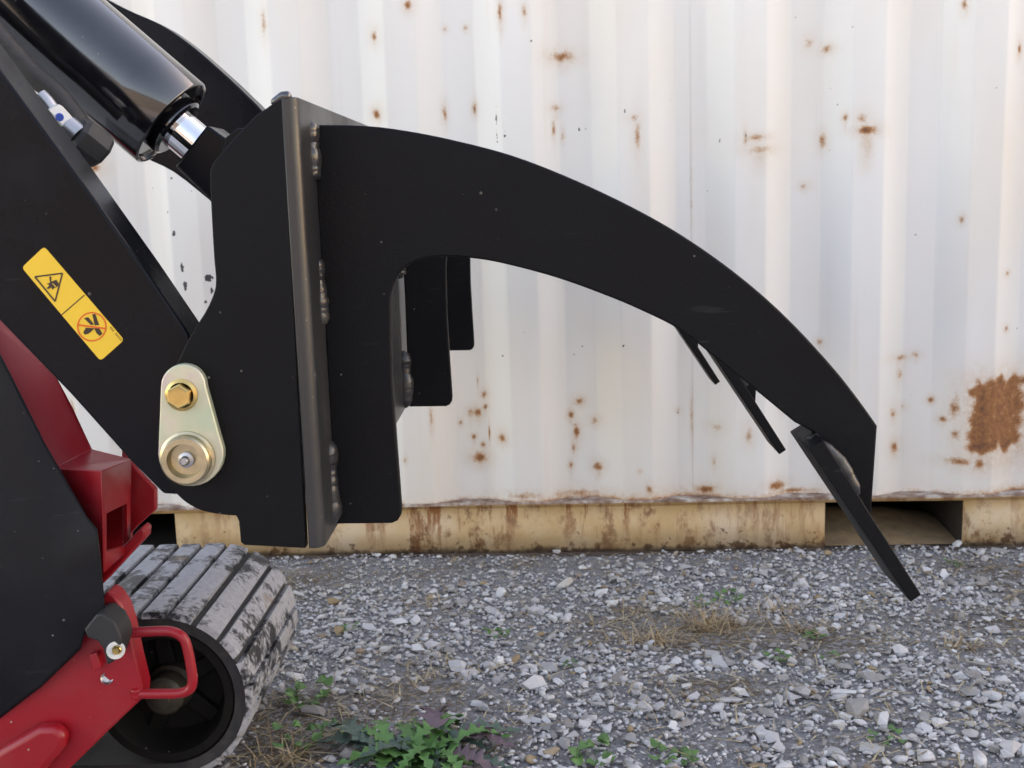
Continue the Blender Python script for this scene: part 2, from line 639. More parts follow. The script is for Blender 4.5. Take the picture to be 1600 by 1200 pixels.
def gz(x, y):
    t = min(max((2.72 - y) / 1.1, 0), 1)
    s = t * t * (3 - 2 * t)
    z = 0.05 * s
    return z + 0.006 * noise.noise(Vector((x * 3.1, y * 3.1, 0.0))) + 0.004 * noise.noise(Vector((x * 9, y * 9, 4.0)))


def build_ground():
    bm = bmesh.new()
    xs = [-80, -40, -20, -10, -6, -4, -3] + [i * 0.05 for i in range(-44, 45)] + [3, 4, 6, 10, 20, 40, 80]
    ys = [-80, -40, -20, -10, -6, -3, -1.5, -0.5, 0.2] + [0.6 + i * 0.05 for i in range(0, 52)] + [3.6, 5, 8, 14, 25, 50, 80]
    vs_ = [[bm.verts.new((x, y, gz(x, y) - 0.004)) for x in xs] for y in ys]
    for j in range(len(ys) - 1):
        for i in range(len(xs) - 1):
            bm.faces.new((vs_[j][i], vs_[j][i + 1], vs_[j + 1][i + 1], vs_[j + 1][i]))
    for f in bm.faces:
        c = f.calc_center_median()
        f.material_index = 0 if (abs(c.x) < 2.0 and 1.0 < c.y < 3.2) else 1
    gm = to_mesh(bm, 'ground')
    ga = gm.attributes.new('soil', 'FLOAT', 'POINT')
    ga.data.foreach_set('value', [float(min(1, max(0, soilness(v.co.x, v.co.y)))) if abs(v.co.x) < 3 and 0 < v.co.y < 4 else 0.2 for v in gm.vertices])
    gm.materials.append(M['soil'])
    gm.materials.append(M['yard'])
    o = link('ground', gm, None, smooth=180)
    return tag(o, 'grey crushed limestone gravel over brown soil', 'ground', kind='structure')




def stone_template(k, n=11):
    r_ = random.Random(100 + k)
    bm = bmesh.new()
    sx, sy, sz = r_.uniform(.8, 1.25), r_.uniform(.55, .95), r_.uniform(.32, .62)
    for i in range(n):
        v = Vector((r_.gauss(0, 1), r_.gauss(0, 1), r_.gauss(0, 1))).normalized() * r_.uniform(.82, 1.0)
        bm.verts.new((v.x * sx * .5, v.y * sy * .5, v.z * sz * .5))
    res = bmesh.ops.convex_hull(bm, input=bm.verts)
    bmesh.ops.delete(bm, geom=[e for e in res['geom_interior'] if isinstance(e, bmesh.types.BMVert)], context='VERTS')
    bmesh.ops.triangulate(bm, faces=bm.faces)
    bm.verts.ensure_lookup_table()
    V = np.array([v.co[:] for v in bm.verts])
    F = np.array([[v.index for v in f.verts] for f in bm.faces])
    bm.verts.index_update()
    F = np.array([[v.index for v in f.verts] for f in bm.faces])
    bm.free()
    return V, F


TEMPL = [stone_template(k, 10 + k % 5) for k in range(26)]
SMALL = [stone_template(60 + k, 7) for k in range(14)]


def soilness(x, y):
    """patches with more soil and dead grass than gravel"""
    v = 0.75 * noise.noise(Vector((x * 2.2 + 3, y * 3.2, 1.7))) + 0.45 * noise.noise(Vector((x * 6, y * 7, 8.1)))
    for cx, cy, rx, ry, a in SOILP:
        v += a * math.exp(-((x - cx) / rx) ** 2 - ((y - cy) / ry) ** 2)
    return v


def gp(px, py):
    p = PZ(px, py, 0.03)
    return p.x, p.y


SOILP = []
for px, py, rx, ry, a in ((1080, 975, .22, .12, .95), (1290, 1010, .22, .07, .5), (470, 1160, .10, .10, .8), (960, 940, .12, .05, .5),
                          (1110, 1080, .12, .05, .4), (650, 950, .10, .05, .45), (1420, 1130, .12, .05, .35), (520, 970, .07, .05, .3), (430, 1110, .08, .08, .6)):
    c = gp(px, py)
    SOILP.append((c[0], c[1], rx, ry, a))


ground = build_ground()


def container_front(x):
    """y of the container's face at this x"""
    return A0.y + (x - A0.x) * CU.y / CU.x


def build_gravel():
    items = []
    tries = 104000
    X = rng.uniform(-2.0, 2.0, tries)
    Yy = 1.05 + (2.86 - 1.05) * rng.random(tries)
    S = np.exp(rng.normal(math.log(0.0108), 0.46, tries))
    big = rng.random(tries)
    S = np.where(big > 0.965, S * 2.0, S)
    S = np.where(big < 0.50, np.exp(rng.normal(math.log(0.0068), 0.25, tries)), S)
    for x, y, s, q in zip(X, Yy, S, rng.random(tries)):
        if y > container_front(x) + 0.03:
            continue
        so_ = soilness(x, y)
        if q < 0.04 + (so_ - 0.02) * 1.5:
            continue
        far = min(max((y - 2.45) / 0.3, 0), 1)
        s = min(s * (1 - 0.22 * far), 0.045)
        items.append((x, y, s))
    # a few remembered large stones of the photograph
    for px, py, w in ((830, 1082, 52), (1140, 1110, 40), (1300, 1078, 36), (1340, 1130, 55), (1575, 1195, 45), (490, 1128, 36), (660, 1088, 26), (1215, 1185, 30),
                      (1180, 998, 22), (1185, 965, 20), (1440, 1025, 22), (700, 1015, 26), (580, 1008, 24), (1470, 965, 26), (860, 1105, 24), (1500, 960, 34),
                      (540, 1010, 20), (960, 1065, 24), (1055, 1155, 30), (820, 1145, 26), (1420, 1055, 24), (1240, 1105, 28), (905, 1050, 24), (1010, 1010, 22)):
        g = gp(px, py)
        items.append((g[0], g[1], w / 830.0))
    items.sort(key=lambda t: -t[2] / t[1])
    inview, rest = [], []
    for it in items:
        c = ROT @ (np.array((it[0], it[1], 0.03)) - CAM)
        u, v = c[0] / c[2] * FPX + 800, c[1] / c[2] * FPX + 600
        hidden = (u < 470 and v > 830 and u < 300 + (v - 830) * 0.2 + 160) or not (0 < u < 1600) or v > 1205
        if len(inview) < 300 and not hidden:
            inview.append(it)
        else:
            rest.append(it)
    meshes = []
    for k, (V, F) in enumerate(TEMPL):
        me = bpy.data.meshes.new('stone')
        me.from_pydata(V.tolist(), [], F.tolist())
        me.materials.append(M['stone'])
        meshes.append(me)
    r_ = random.Random(5)
    for x, y, s in inview:
        o = bpy.data.objects.new('stone', meshes[r_.randrange(len(meshes))])
        COL.objects.link(o)
        o.parent = ground
        o.location = (x, y, gz(x, y) + s * 0.10)
        o.rotation_euler = (r_.gauss(0, .22), r_.gauss(0, .22), r_.uniform(0, 6.28))
        o.scale = (s * r_.uniform(.9, 1.15), s * r_.uniform(.85, 1.1), s * r_.uniform(.8, 1.2))
    VV, FF, off = [], [], 0
    ang = rng.uniform(0, 2 * math.pi, len(rest))
    tx, ty = rng.normal(0, .17, len(rest)), rng.normal(0, .17, len(rest))
    for i, (x, y, s) in enumerate(rest):
        V, F = TEMPL[i % len(TEMPL)] if s > 0.008 else SMALL[i % len(SMALL)]
        ca, sa = math.cos(ang[i]), math.sin(ang[i])
        W = V * s
        z = W[:, 2] + W[:, 0] * tx[i] + W[:, 1] * ty[i]
        xx = W[:, 0] * ca - W[:, 1] * sa
        yy = W[:, 0] * sa + W[:, 1] * ca
        VV.append(np.stack([xx + x, yy + y, z + gz(x, y) + s * 0.06], 1))
        FF.append(F + off)
        off += len(V)
    V = np.concatenate(VV)
    F = np.concatenate(FF)
    me = bpy.data.meshes.new('gravel')
    me.vertices.add(len(V))
    me.vertices.foreach_set('co', V.astype(np.float32).ravel())
    me.loops.add(len(F) * 3)
    me.loops.foreach_set('vertex_index', F.astype(np.int32).ravel())
    me.polygons.add(len(F))
    me.polygons.foreach_set('loop_start', np.arange(0, len(F) * 3, 3, dtype=np.int32))
    me.update(calc_edges=True)
    me.validate()
    me.materials.append(M['stones'])
    o = bpy.data.objects.new('gravel', me)
    COL.objects.link(o)
    o.parent = ground
    tag(o, kind='stuff')


build_gravel()

# ------------------------------------------------------------------ shipping container
CL, CR, CH, CW = -3.2, 8.99, 2.59, 2.44       # along the wall from A0, height, depth
cont = empty('shipping_container', A0, 'white corrugated steel shipping container with rusty tan bottom rail', 'container')
cont.rotation_euler = (0, 0, math.atan2(CU.y, CU.x))
bpy.context.view_layer.update()


def cont_obj(name, me, mat, smooth=32, parent=None, bevel=0):
    if mat is not None and not me.materials:
        me.materials.append(mat)
    if smooth:
        finish(me, smooth)
    o = bpy.data.objects.new(name, me)
    COL.objects.link(o)
    o.parent = parent or cont
    if bevel:
        b = o.modifiers.new('bevel', 'BEVEL')
        b.width, b.segments, b.limit_method = bevel, 2, 'ANGLE'
    return o


def wall_uv(px, py):
    d = ray(px, py)
    n = np.array(CN)
    t = ((np.array(A0) - CAM) @ n) / (d @ n)
    p = CAM + d * t
    return (p - np.array(A0)) @ np.array(CU), p[2]


PER = 0.2765
U_DARK = 0.674                     # right end of one left-facing slope


def corr(u):
    """depth of the corrugation, 0 = outer flat"""
    t = ((u - U_DARK) / PER) % 1.0
    fl, slp = 0.26, 0.24
    r_ = 0.02
    if t < fl:
        return 0.0
    if t < fl + slp:
        s = (t - fl) / slp
        return -0.038 * (s * s * (3 - 2 * s) * 0.2 + s * 0.8)
    if t < 2 * fl + slp:
        return -0.038
    s = (t - 2 * fl - slp) / slp
    s = min(s, 1.0)
    return -0.038 * (1 - (s * s * (3 - 2 * s) * 0.2 + s * 0.8))


RUST = [  # px, py, half width, half height, strength, streak length below
    (637, 8, 5, 7, .7, 10), (583, 55, 5, 8, .6, 12), (587, 178, 6, 7, .85, 8), (411, 35, 4, 16, .5, 14), (692, 175, 3, 10, .7, 14), (740, 168, 3, 7, .75, 6),
    (781, 20, 3, 14, .75, 22), (819, 18, 3, 8, .6, 12), (692, 42, 3, 3, .5, 4), (725, 40, 3, 3, .5, 6), (878, 86, 15, 7, .66, 14), (868, 168, 6, 5, .5, 22), (865, 200, 2, 11, .6, 12),
    (879, 210, 2, 7, .6, 10), (992, 184, 6, 5, .5, 10), (996, 212, 4, 18, .6, 24), (1182, 215, 12, 4, .6, 8), (1187, 234, 14, 5, .6, 22), (1164, 215, 2, 9, .65, 8),
    (1355, 203, 11, 6, 1.0, 36), (1347, 185, 8, 8, .45, 6), (1322, 183, 3, 5, .7, 14), (1290, 219, 5, 9, .6, 10), (1296, 74, 7, 5, .6, 6), (1268, 64, 6, 8, .42, 8),
    (1510, 6, 3, 8, .7, 6), (1597, 76, 3, 8, .7, 10), (1505, 343, 3, 5, .7, 4), (1261, 291, 5, 4, .5, 6), (1578, 428, 3, 3, .7, 3), (1577, 515, 3, 4, .6, 5),
    (745, 600, 1, 8, .6, 4), (755, 620, 4, 6, .6, 8), (733, 648, 5, 6, .65, 16), (744, 648, 6, 7, .75, 14), (757, 640, 3, 5, .8, 8), (718, 664, 3, 4, .7, 4), (739, 687, 4, 4, .8, 12),
    (763, 680, 1, 12, .9, 10), (754, 700, 4, 4, .8, 6), (748, 720, 10, 8, .85, 12), (784, 686, 5, 7, .75, 10), (674, 652, 2, 14, .7, 10), (633, 720, 2, 3, .7, 4),
    (905, 631, 6, 5, .8, 8), (892, 653, 4, 6, .9, 12), (898, 668, 4, 3, .6, 8), (901, 680, 4, 9, .85, 22), (896, 705, 2, 8, .7, 10), (930, 661, 5, 5, .65, 8), (892, 732, 3, 5, .8, 14),
    (935, 735, 7, 8, .75, 14), (1015, 766, 6, 8, .6, 8), (1000, 737, 3, 3, .5, 4), (1062, 645, 3, 3, .6, 4), (1083, 655, 1.5, 22, .75, 60), (1083, 300, 1, 40, .42, 30),
    (1414, 562, 12, 4, .55, 14), (1438, 558, 5, 4, .6, 8), (1412, 588, 4, 9, .5, 8), (1285, 538, 4, 4, .6, 6), (1400, 650, 5, 8, .55, 8), (1403, 703, 6, 9, .7, 8), (1417, 640, 4, 4, .5, 6),
    (1462, 629, 4, 4, .9, 6), (1478, 658, 5, 5, .8, 10), (1494, 640, 8, 16, .55, 12), (1495, 680, 7, 8, .6, 10), (1500, 722, 18, 6, .7, 14), (1530, 725, 8, 10, .7, 12),
    (1225, 640, 3, 6, .5, 10), (1170, 680, 5, 12, .5, 12), (1120, 670, 8, 6, .45, 12), (1118, 725, 3, 8, .5, 8), (1215, 762, 12, 7, .85, 6), (1105, 770, 14, 6, .85, 4),
    (820, 775, 26, 6, .5, 4), (900, 776, 40, 5, .55, 3), (1240, 772, 40, 4, .6, 2), (1590, 772, 30, 5, .7, 2), (545, 545, 4, 8, .5, 12), (110, 640, 6, 14, .6, 10), (145, 262, 9, 7, .6, 4)]
CHIPS = [(775, 190, 1.6, 38, .6), (789, 213, 2.4, 10, .7), (803, 224, 2.5, 2.5, .8), (905, 202, 1.6, 3.5, .8), (740, 170, 1.5, 7, .6), (977, 173, 1, 5, .8), (830, 63, 1.5, 5, .7),
         (785, 557, 2.5, 2.5, .9), (774, 555, 1.5, 1.5, .8), (974, 541, 2, 2, .9), (910, 544, 3, 1.6, .8), (819, 519, 1, 3, .8), (886, 490, 2, 2, .8), (958, 489, 1.5, 3, .7), (806, 594, 2, 2, .7),
         (1312, 162, 2, 2, .8), (1126, 219, 1.5, 4, .7), (1220, 190, 2, 2, .6), (1165, 213, 1.2, 8, .7), (1108, 297, 4, 2, .6), (1062, 648, 4, 2, .8),
         (272, 366, 4, 8, .75), (285, 418, 3, 11, .8), (290, 446, 4, 9, .8), (325, 434, 7, 7, .95), (330, 455, 3, 7, .75), (321, 472, 3, 4, .7), (234, 300, 1, 14, .6), (262, 330, 1.5, 6, .6), (213, 285, 2, 2, .8),
         (218, 250, 2, 2, .8), (258, 398, 3, 3, .5), (300, 300, 1.2, 10, .5), (312, 280, 1.5, 4, .7), (268, 278, 2.5, 4, .8), (275, 345, 2, 2, .7), (252, 345, 1.5, 3, .6)]


def build_wall():
    us = list(np.arange(CL, -1.05, PER / 12)) + list(np.arange(-1.05, 2.15, 0.0042)) + list(np.arange(2.15, CR + .001, PER / 12))
    vs_ = list(np.arange(0.136, 1.45, 0.0048)) + list(np.linspace(1.46, CH - 0.06, 10))
    us, vs_ = np.array(us), np.array(vs_)
    nu, nv = len(us), len(vs_)
    U, V = np.meshgrid(us, vs_)
    D = np.array([corr(u) for u in us])[None, :].repeat(nv, 0)
    # shallow dents, and the skirt at the foot where the corrugation dies into the rail
    D = D + 0.003 * np.sin(U * 2.1 + 1) * np.sin(V * 2.7) + 0.0012 * np.sin(U * 11 + V * 5)
    rust = np.zeros_like(U)
    grime = np.zeros_like(U)
    chip = np.zeros_like(U)
    for px, py, hw, hh, s, st in RUST:
        u, v = wall_uv(px, py)
        k = 1 / 640.0
        a = np.exp(-(((U - u) / (hw * k * 1.1)) ** 2 + ((V - v) / (hh * k * 1.1)) ** 2))
        rust = np.maximum(rust, s * 0.88 * a)
        below = np.clip((v - V) / ((st * 1.9 + hh) * k), 0, 1) * (V < v)
        stre = np.exp(-((U - u) / (hw * k * 1.0)) ** 2) * (1 - below) * (V < v)
        grime = np.maximum(grime, 0.62 * s * stre)
        grime = np.maximum(grime, 0.50 * s * np.exp(-(((U - u) / (hw * k * 2.2)) ** 2 + ((V - v) / (hh * k * 2.2)) ** 2)))
    for px, py, hw, hh, s in CHIPS:
        u, v = wall_uv(px, py)
        k = 1 / 640.0
        chip = np.maximum(chip, s * np.exp(-(((U - u) / (max(hw, 2.2) * k)) ** 2 + ((V - v) / (max(hh, 2.2) * k)) ** 2)))
    # the big bare rectangle
    u0, v0 = wall_uv(1515, 705)
    u1, v1 = wall_uv(1612, 590)

    def soft(x, a, b, w):
        return 1 / (1 + np.exp(-(x - a) / w)) * 1 / (1 + np.exp((x - b) / w))
    Uw = U + 0.007 * np.sin(V * 70 + 2 * np.sin(V * 31)) + 0.004 * np.sin(V * 171 + U * 40)
    Vw = V + 0.008 * np.sin(U * 60 + 2 * np.sin(U * 47)) + 0.004 * np.sin(U * 190)
    patch = soft(Uw, u0, u1, 0.005) * soft(Vw, v0, v1, 0.005)
    wob = 0.75 + 0.25 * np.sin(U * 90 + 2 * np.sin(V * 60))
    edge = patch * (1 - soft(U, u0 + .018, u1 + .2, .008) * soft(V, v0 + .022, v1 - .014, .008))
    streak = 0.5 + 0.5 * np.sin(U * 140 + 3 * np.sin(U * 37)) * np.sin(V * 9 + U * 20)
    rust = np.maximum(rust, patch * (0.60 + 0.12 * streak) + 0.20 * edge * wob)
    grime = np.maximum(grime, 0.5 * soft(U, u0 - .03, u1 + .03, .02) * soft(V, v0 - .06, v1 + .02, .02))
    # foot of the wall: rust creeping up from the rail
    foot = np.exp(-(V - 0.136) / 0.022)
    ph = 0.5 + 0.5 * np.sin(U * 7.3 + 1.3 * np.sin(U * 3.1) + 0.6)
    grime = np.maximum(grime, foot * (0.12 + 0.50 * ph ** 2))
    rust = np.maximum(rust, np.exp(-(V - 0.136) / 0.009) * (0.30 + 0.35 * ph))
    co = np.stack([U, -D, V], -1).reshape(-1, 3)       # local y points into the container
    idx = np.arange(nu * nv).reshape(nv, nu)
    seam = int(np.argmin(abs(us - wall_uv(1083, 500)[0])))
    attr = np.stack([rust, grime, chip, np.ones_like(U)], -1).reshape(-1, 4)
    for k, (a, b) in enumerate(((0, seam), (seam, nu - 1))):
        sub = idx[:, a:b + 1]
        q = np.stack([sub[:-1, :-1], sub[:-1, 1:], sub[1:, 1:], sub[1:, :-1]], -1).reshape(-1, 4)
        used = sub.ravel()
        remap = np.full(nu * nv, -1)
        remap[used] = np.arange(len(used))
        c = co[used].copy()
        if k == 1:                                     # the overlapping sheet stands a touch proud at the seam
            c[:, 1] -= 0.0006
            c[:, 0] += 0.0002
        me = bpy.data.meshes.new('wall_panel')
        me.vertices.add(len(used))
        me.vertices.foreach_set('co', c.astype(np.float32).ravel())
        qq = remap[q]
        me.loops.add(qq.size)
        me.loops.foreach_set('vertex_index', qq.astype(np.int32).ravel())
        me.polygons.add(len(qq))
        me.polygons.foreach_set('loop_start', np.arange(0, qq.size, 4, dtype=np.int32))
        me.update(calc_edges=True)
        ca = me.color_attributes.new('wear', 'FLOAT_COLOR', 'POINT')
        ca.data.foreach_set('color', attr[used].astype(np.float32).ravel())
        o = cont_obj('wall_panel', me, M['wall'], smooth=180)


build_wall()


def rail_mesh():
    """bottom side rail with two fork pockets; front face 12 mm behind the outer wall flat"""
    pk = [(-0.56, -0.2066), (1.4505, 1.790)]
    z0, z1, zt = 0.002, 0.121, 0.137
    bm = bmesh.new()
    yf, yb = 0.010, 0.016

    def strip(u0, u1, a, b):
        n = max(1, int((u1 - u0) / 0.05))
        for i in range(n):
            x0, x1 = u0 + (u1 - u0) * i / n, u0 + (u1 - u0) * (i + 1) / n
            w = lambda x: 0.0025 * math.sin(x * 5.1) + 0.0015 * math.sin(x * 17)
            q = [bm.verts.new(p) for p in ((x0, yf + w(x0), a), (x1, yf + w(x1), a), (x1, yf + w(x1), b), (x0, yf + w(x0), b))]
            bm.faces.new(q)
    edges = [CL] + [e for p in pk for e in p] + [CR]
    for i in range(0, len(edges), 2):
        strip(edges[i], edges[i + 1], z0, z1)
    for a, b in pk:
        pass
    strip(CL, CR, z1, zt)
    bmesh.ops.remove_doubles(bm, verts=bm.verts, dist=1e-5)
    me = to_mesh(bm, 'bottom_rail')
    return me


o = cont_obj('bottom_rail', rail_mesh(), M['rail'], smooth=60)
sm = o.modifiers.new('thickness', 'SOLIDIFY')
sm.thickness = 0.006
sm.offset = 0


def lip(name, z, h, y0, y1, amp, mat, seed):
    bm = bmesh.new()
    n = 160
    prev = None
    for i in range(n + 1):
        x = CL + (CR - CL) * i / n
        dz = amp * (noise.noise(Vector((x * 4.1, seed, 0))) + 0.5 * noise.noise(Vector((x * 13, seed, 2))))
        dy = amp * 0.8 * noise.noise(Vector((x * 6, seed, 7)))
        ring = [bm.verts.new(p) for p in ((x, y0 + dy, z + dz), (x, y1, z + dz * .5), (x, y1, z + h + dz * .3), (x, y0 + dy, z + h + dz))]
        if prev:
            for k in range(4):
                bm.faces.new((prev[k], ring[k], ring[(k + 1) % 4], prev[(k + 1) % 4]))
        else:
            bm.faces.new(ring[::-1])
        prev = ring
    bm.faces.new(prev)
    return cont_obj(name, to_mesh(bm, name), mat, smooth=50)


def mat_lip():
    m, nt, b = new_mat('flaking_rusty_edge')
    n = tex(nt, 22, 5, 0.65)
    c = ramp(nt, n, [(0.38, (0.17, 0.09, 0.06)), (0.52, (0.34, 0.24, 0.19)), (0.62, (0.55, 0.50, 0.45))])
    nt.links.new(c, b.inputs['Base Color'])
    b.inputs['Roughness'].default_value = 0.75
    bump(nt, b, tex(nt, 80, 4, .6), 0.6, 0.002)
    return m


M['lip'] = mat_lip()
M['foot'] = simple('rusty_grimy_flange', (0.085, 0.058, 0.045), 0.8, 0, 30, 0.6)
lip('wall_flange', 0.132, 0.006, -0.007, 0.040, 0.0032, M['lip'], 1.0)
lip('rail_flange', -0.006, 0.008, -0.004, 0.080, 0.0030, M['foot'], 4.0)


def pocket(u0, u1, drift=True):
    bm = bmesh.new()
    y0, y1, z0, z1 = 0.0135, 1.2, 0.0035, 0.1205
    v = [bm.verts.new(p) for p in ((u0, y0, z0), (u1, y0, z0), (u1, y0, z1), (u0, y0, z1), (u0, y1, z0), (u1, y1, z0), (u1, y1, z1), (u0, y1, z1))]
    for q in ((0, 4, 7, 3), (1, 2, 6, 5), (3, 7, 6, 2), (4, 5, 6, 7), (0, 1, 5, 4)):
        bm.faces.new([v[i] for i in q])
    me = bpy.data.meshes.new('fork_pocket')
    bm.to_mesh(me)
    bm.free()
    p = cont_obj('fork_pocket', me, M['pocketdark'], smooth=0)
    if not drift:
        return
    # drift of sand and dirt humped up on the pocket floor
    bm = bmesh.new()
    n, m_ = 20, 10
    g = []
    for j in range(m_ + 1):
        row = []
        for i in range(n + 1):
            s, t = i / n, j / m_
            h = 0.050 * (0.15 + 0.85 * math.cos(min(1, max(0, s * 1.18 - .28)) * math.pi / 2)) * (min(1, t * 1.35)) ** 0.8
            h *= 1 if t < 0.75 else (1 - (t - .75) * 1.2)
            row.append(bm.verts.new((u0 + 0.004 + (u1 - u0 - 0.008) * s, y0 + 0.004 + 0.26 * t, z0 + 0.002 + max(h, 0) + 0.004 * noise.noise(Vector((s * 9, t * 9, u0))) * t)))
        g.append(row)
    for j in range(m_):
        for i in range(n):
            bm.faces.new((g[j][i], g[j][i + 1], g[j + 1][i + 1], g[j + 1][i]))
    q = cont_obj('sand_drift', to_mesh(bm, 'sand_drift'), M['sill'], smooth=180, parent=p)
    # bent bottom edge in front of the pocket


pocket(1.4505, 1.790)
pocket(-0.56, -0.2066, False)


def cont_box(name, lo, hi, mat):
    bm = bmesh.new()
    bm_box(bm, lo, hi)
    return cont_obj(name, to_mesh(bm, name), mat, smooth=0)


M['contwhite'] = simple('white_container_paint', (0.68, 0.67, 0.65), 0.5, 0, 5, 0.06)
cont_box('roof', (CL + .01, 0.06, CH - 0.02), (CR - .01, CW - 0.02, CH), M['contwhite'])
cont_box('top_rail', (CL + .17, -0.004, CH - 0.062), (CR - .17, 0.055, CH - 0.001), M['contwhite'])
cont_box('back_wall', (CL + .02, CW - 0.05, 0.14), (CR - .02, CW - 0.01, CH - 0.03), M['contwhite'])
cont_box('end_wall', (CL + .02, 0.05, 0.02), (CL + .06, CW - 0.06, CH - 0.03), M['contwhite'])
cont_box('end_wall', (CR - .06, 0.05, 0.02), (CR - .02, CW - 0.06, CH - 0.03), M['contwhite'])
cont_box('floor', (CL + .07, 0.06, 0.139), (CR - .07, CW - 0.06, 0.16), M['pocketdark'])
cont_box('corner_post', (CL - .002, -0.006, 0.0), (CL + .16, 0.045, CH), M['contwhite'])
cont_box('corner_post', (CR - .16, -0.006, 0.0), (CR + .002, 0.045, CH), M['contwhite'])

# ------------------------------------------------------------------ rake attachment
D1 = 1.15                          # plane of the first arm
SP = 0.57 * D1                     # spacing of the arms
YN = 1.07                          # near end of the mount plate
YF = D1 + 2 * SP + 0.08
ARM_T = 0.0125
x_l = P(438, 150, YN).x
x_r = P(464, 150, YN).x
z_top = P(458, 151, YN).z
z_bot = P(498, 857, YN).z
rake = empty('rake_attachment', (x_r, (YN + YF) / 2, z_bot), 'black steel rake attachment with curved arms and tines on the loader', 'attachment')
bpy.context.view_layer.update()


def build_mount_plate():
    bm = bmesh.new()
    r_, n = 0.011, 7
    pr = [(x_l, YN)]
    for k in range(n + 1):
        a = -math.pi / 2 + k / n * math.pi / 2
        pr.append((x_r - r_ + r_ * math.cos(a), YN + r_ + r_ * math.sin(a)))
    pr += [(x_r, YF), (x_l, YF)]
    bm_prism(bm, [(x, y, z_bot) for x, y in pr], [(x, y, z_top) for x, y in pr])
    return link('mount_plate', to_mesh(bm, 'mount_plate'), M['plate'], rake, bevel=0.0012, smooth=40)


build_mount_plate()

SIDE = [(441, 152), (400, 180), (362, 220), (335, 252), (329, 264), (328, 285), (330, 330), (334, 400), (337, 436), (334, 458), (321, 487), (300, 520), (279, 562),
        (259, 608), (249, 650), (246, 692), (251, 727), (264, 757), (285, 781), (312, 797), (345, 804), (369, 806), (373, 815), (376, 848), (382, 852), (478, 857)]
# smooth the long curved runs
side_px = SIDE[:4] + catmull(SIDE[3:6], 3)[1:-1] + catmull(SIDE[5:22], 4) + SIDE[22:]
me = plate_mesh('side_plate', side_px, YN, 0.0125)
o = link('side_plate', me, M['black'], rake, bevel=0.0012)
o2 = o.copy()
COL.objects.link(o2)
o2.location.y += (YF - YN - 0.0125)

TOP = [(487, 195), (560, 196), (620, 202), (700, 217), (800, 243), (900, 282), (1000, 330), (1080, 377), (1160, 435), (1230, 497), (1300, 572), (1345, 629), (1371, 666)]
INN = [(1242, 660), (1180, 609), (1120, 561), (1063, 516), (1000, 484), (940, 459), (870, 434), (800, 415), (750, 405), (700, 401), (665, 404), (640, 413), (621, 432), (611, 460), (610, 500)]
arm_px = catmull(TOP, 5) + [(1361, 812), (1272, 676)] + catmull(INN, 5) + [(613, 600), (620, 700), (627, 795), (626, 806), (621, 814), (612, 818), (523, 819), (510, 560)]
arm_me = plate_mesh('arm', arm_px, D1 - ARM_T / 2, ARM_T)
YB = 1.107
bar_px = [(1264, 702), (1287, 688), (1440, 930), (1423, 941)]


def tine_mesh():
    bm = bmesh.new()
    near = [P(x, y, YB) for x, y in bar_px]
    w = 2 * (D1 - YB)
    bm_prism(bm, near, [p + Vector((0, w, 0)) for p in near])
    return to_mesh(bm, 'tine')


tine_me = tine_mesh()
for k in range(3):
    a = link('arm', arm_me, M['black'], rake, bevel=0.0020)
    a.location.y += 0
    t = link('tine', tine_me, M['black'], a, bevel=0.0012)
    wl = lump('weld_bead', [P(1281, 690, YB + .028), P(1312, 722, YB + .028), P(1342, 775, YB + .028)], 0.0072, a, M['weld'], 3 + k, rough=0.28, n=30, seg=14)
    lump('weld_bead', [P(1262, 690, YB + .030), P(1281, 686, YB + .030)], 0.0065, a, M['weld'], 13 + k, rough=0.5, n=8)
    # beads joining the arm to the mount plate
    for (xa, ya, xb, yb) in ((478, 184, 484, 290), (489, 398, 495, 512), (508, 686, 515, 822)):
        lump('weld_bead', [P(xa, ya, D1 - .012), P((xa + xb) / 2, (ya + yb) / 2, D1 - .012), P(xb, yb, D1 - .012)], 0.0122, a, M['weld'], 20 + k + ya, rough=0.28, n=40, seg=14)
    a.location.y += k * SP
    a.location.x += (0.0, 0.008, 0.011)[k]
# bead on the near top corner and along the plate's bend
lump('weld_bead', [P(424, 163, YN + .004), P(441, 151, YN + .004), P(456, 150, YN + .004)], 0.0045, rake, M['gloss'], 41, n=12)

# bracket lug that takes the cylinder's rod
lug = [(352, 215), (372, 200), (440, 200), (440, 330), (380, 330), (340, 262)]
for dy in (0.0, 0.10):
    link('rod_lug', plate_mesh('rod_lug', lug, 1.29 + dy, 0.014), M['armblack'], rake, bevel=0.0015)

# pin plate of plated steel with its bolt and grease pin
pin_px = []
for k in range(13):
    a = math.pi + k / 12 * math.pi
    pin_px.append((286 + 35 * math.cos(a), 604 + 35 * math.sin(a)))
for k in range(15):
    a = -0.12 + k / 14 * (math.pi + 0.10)
    pin_px.append((298 + 51 * math.cos(a), 709 + 51 * math.sin(a)))
pin = link('pin_plate', plate_mesh('pin_plate', pin_px, YN - 0.0105, 0.010), M['zinc'], rake, bevel=0.0012)
tag(pin, 'yellowish zinc plated pin retainer plate')


def hex_bolt(name, c, r_flange, r_hex, h, mat, parent):
    bm = bmesh.new()
    bm_lathe(bm, c, (0, -1, 0), [(0, 0), (0, r_flange), (0.0018, r_flange), (0.0034, r_hex * 1.02)], 28)
    bm_lathe(bm, c, (0, -1, 0), [(0.003, r_hex), (h - 0.0012, r_hex), (h, r_hex * 0.86), (h - .0004, r_hex * 0.80), (h - .0008, 0)], 6)
    bmesh.ops.rotate(bm, verts=bm.verts, cent=c, matrix=Matrix.Rotation(0.35, 3, 'Y'))
    return link(name, to_mesh(bm, name), mat, parent, smooth=25)


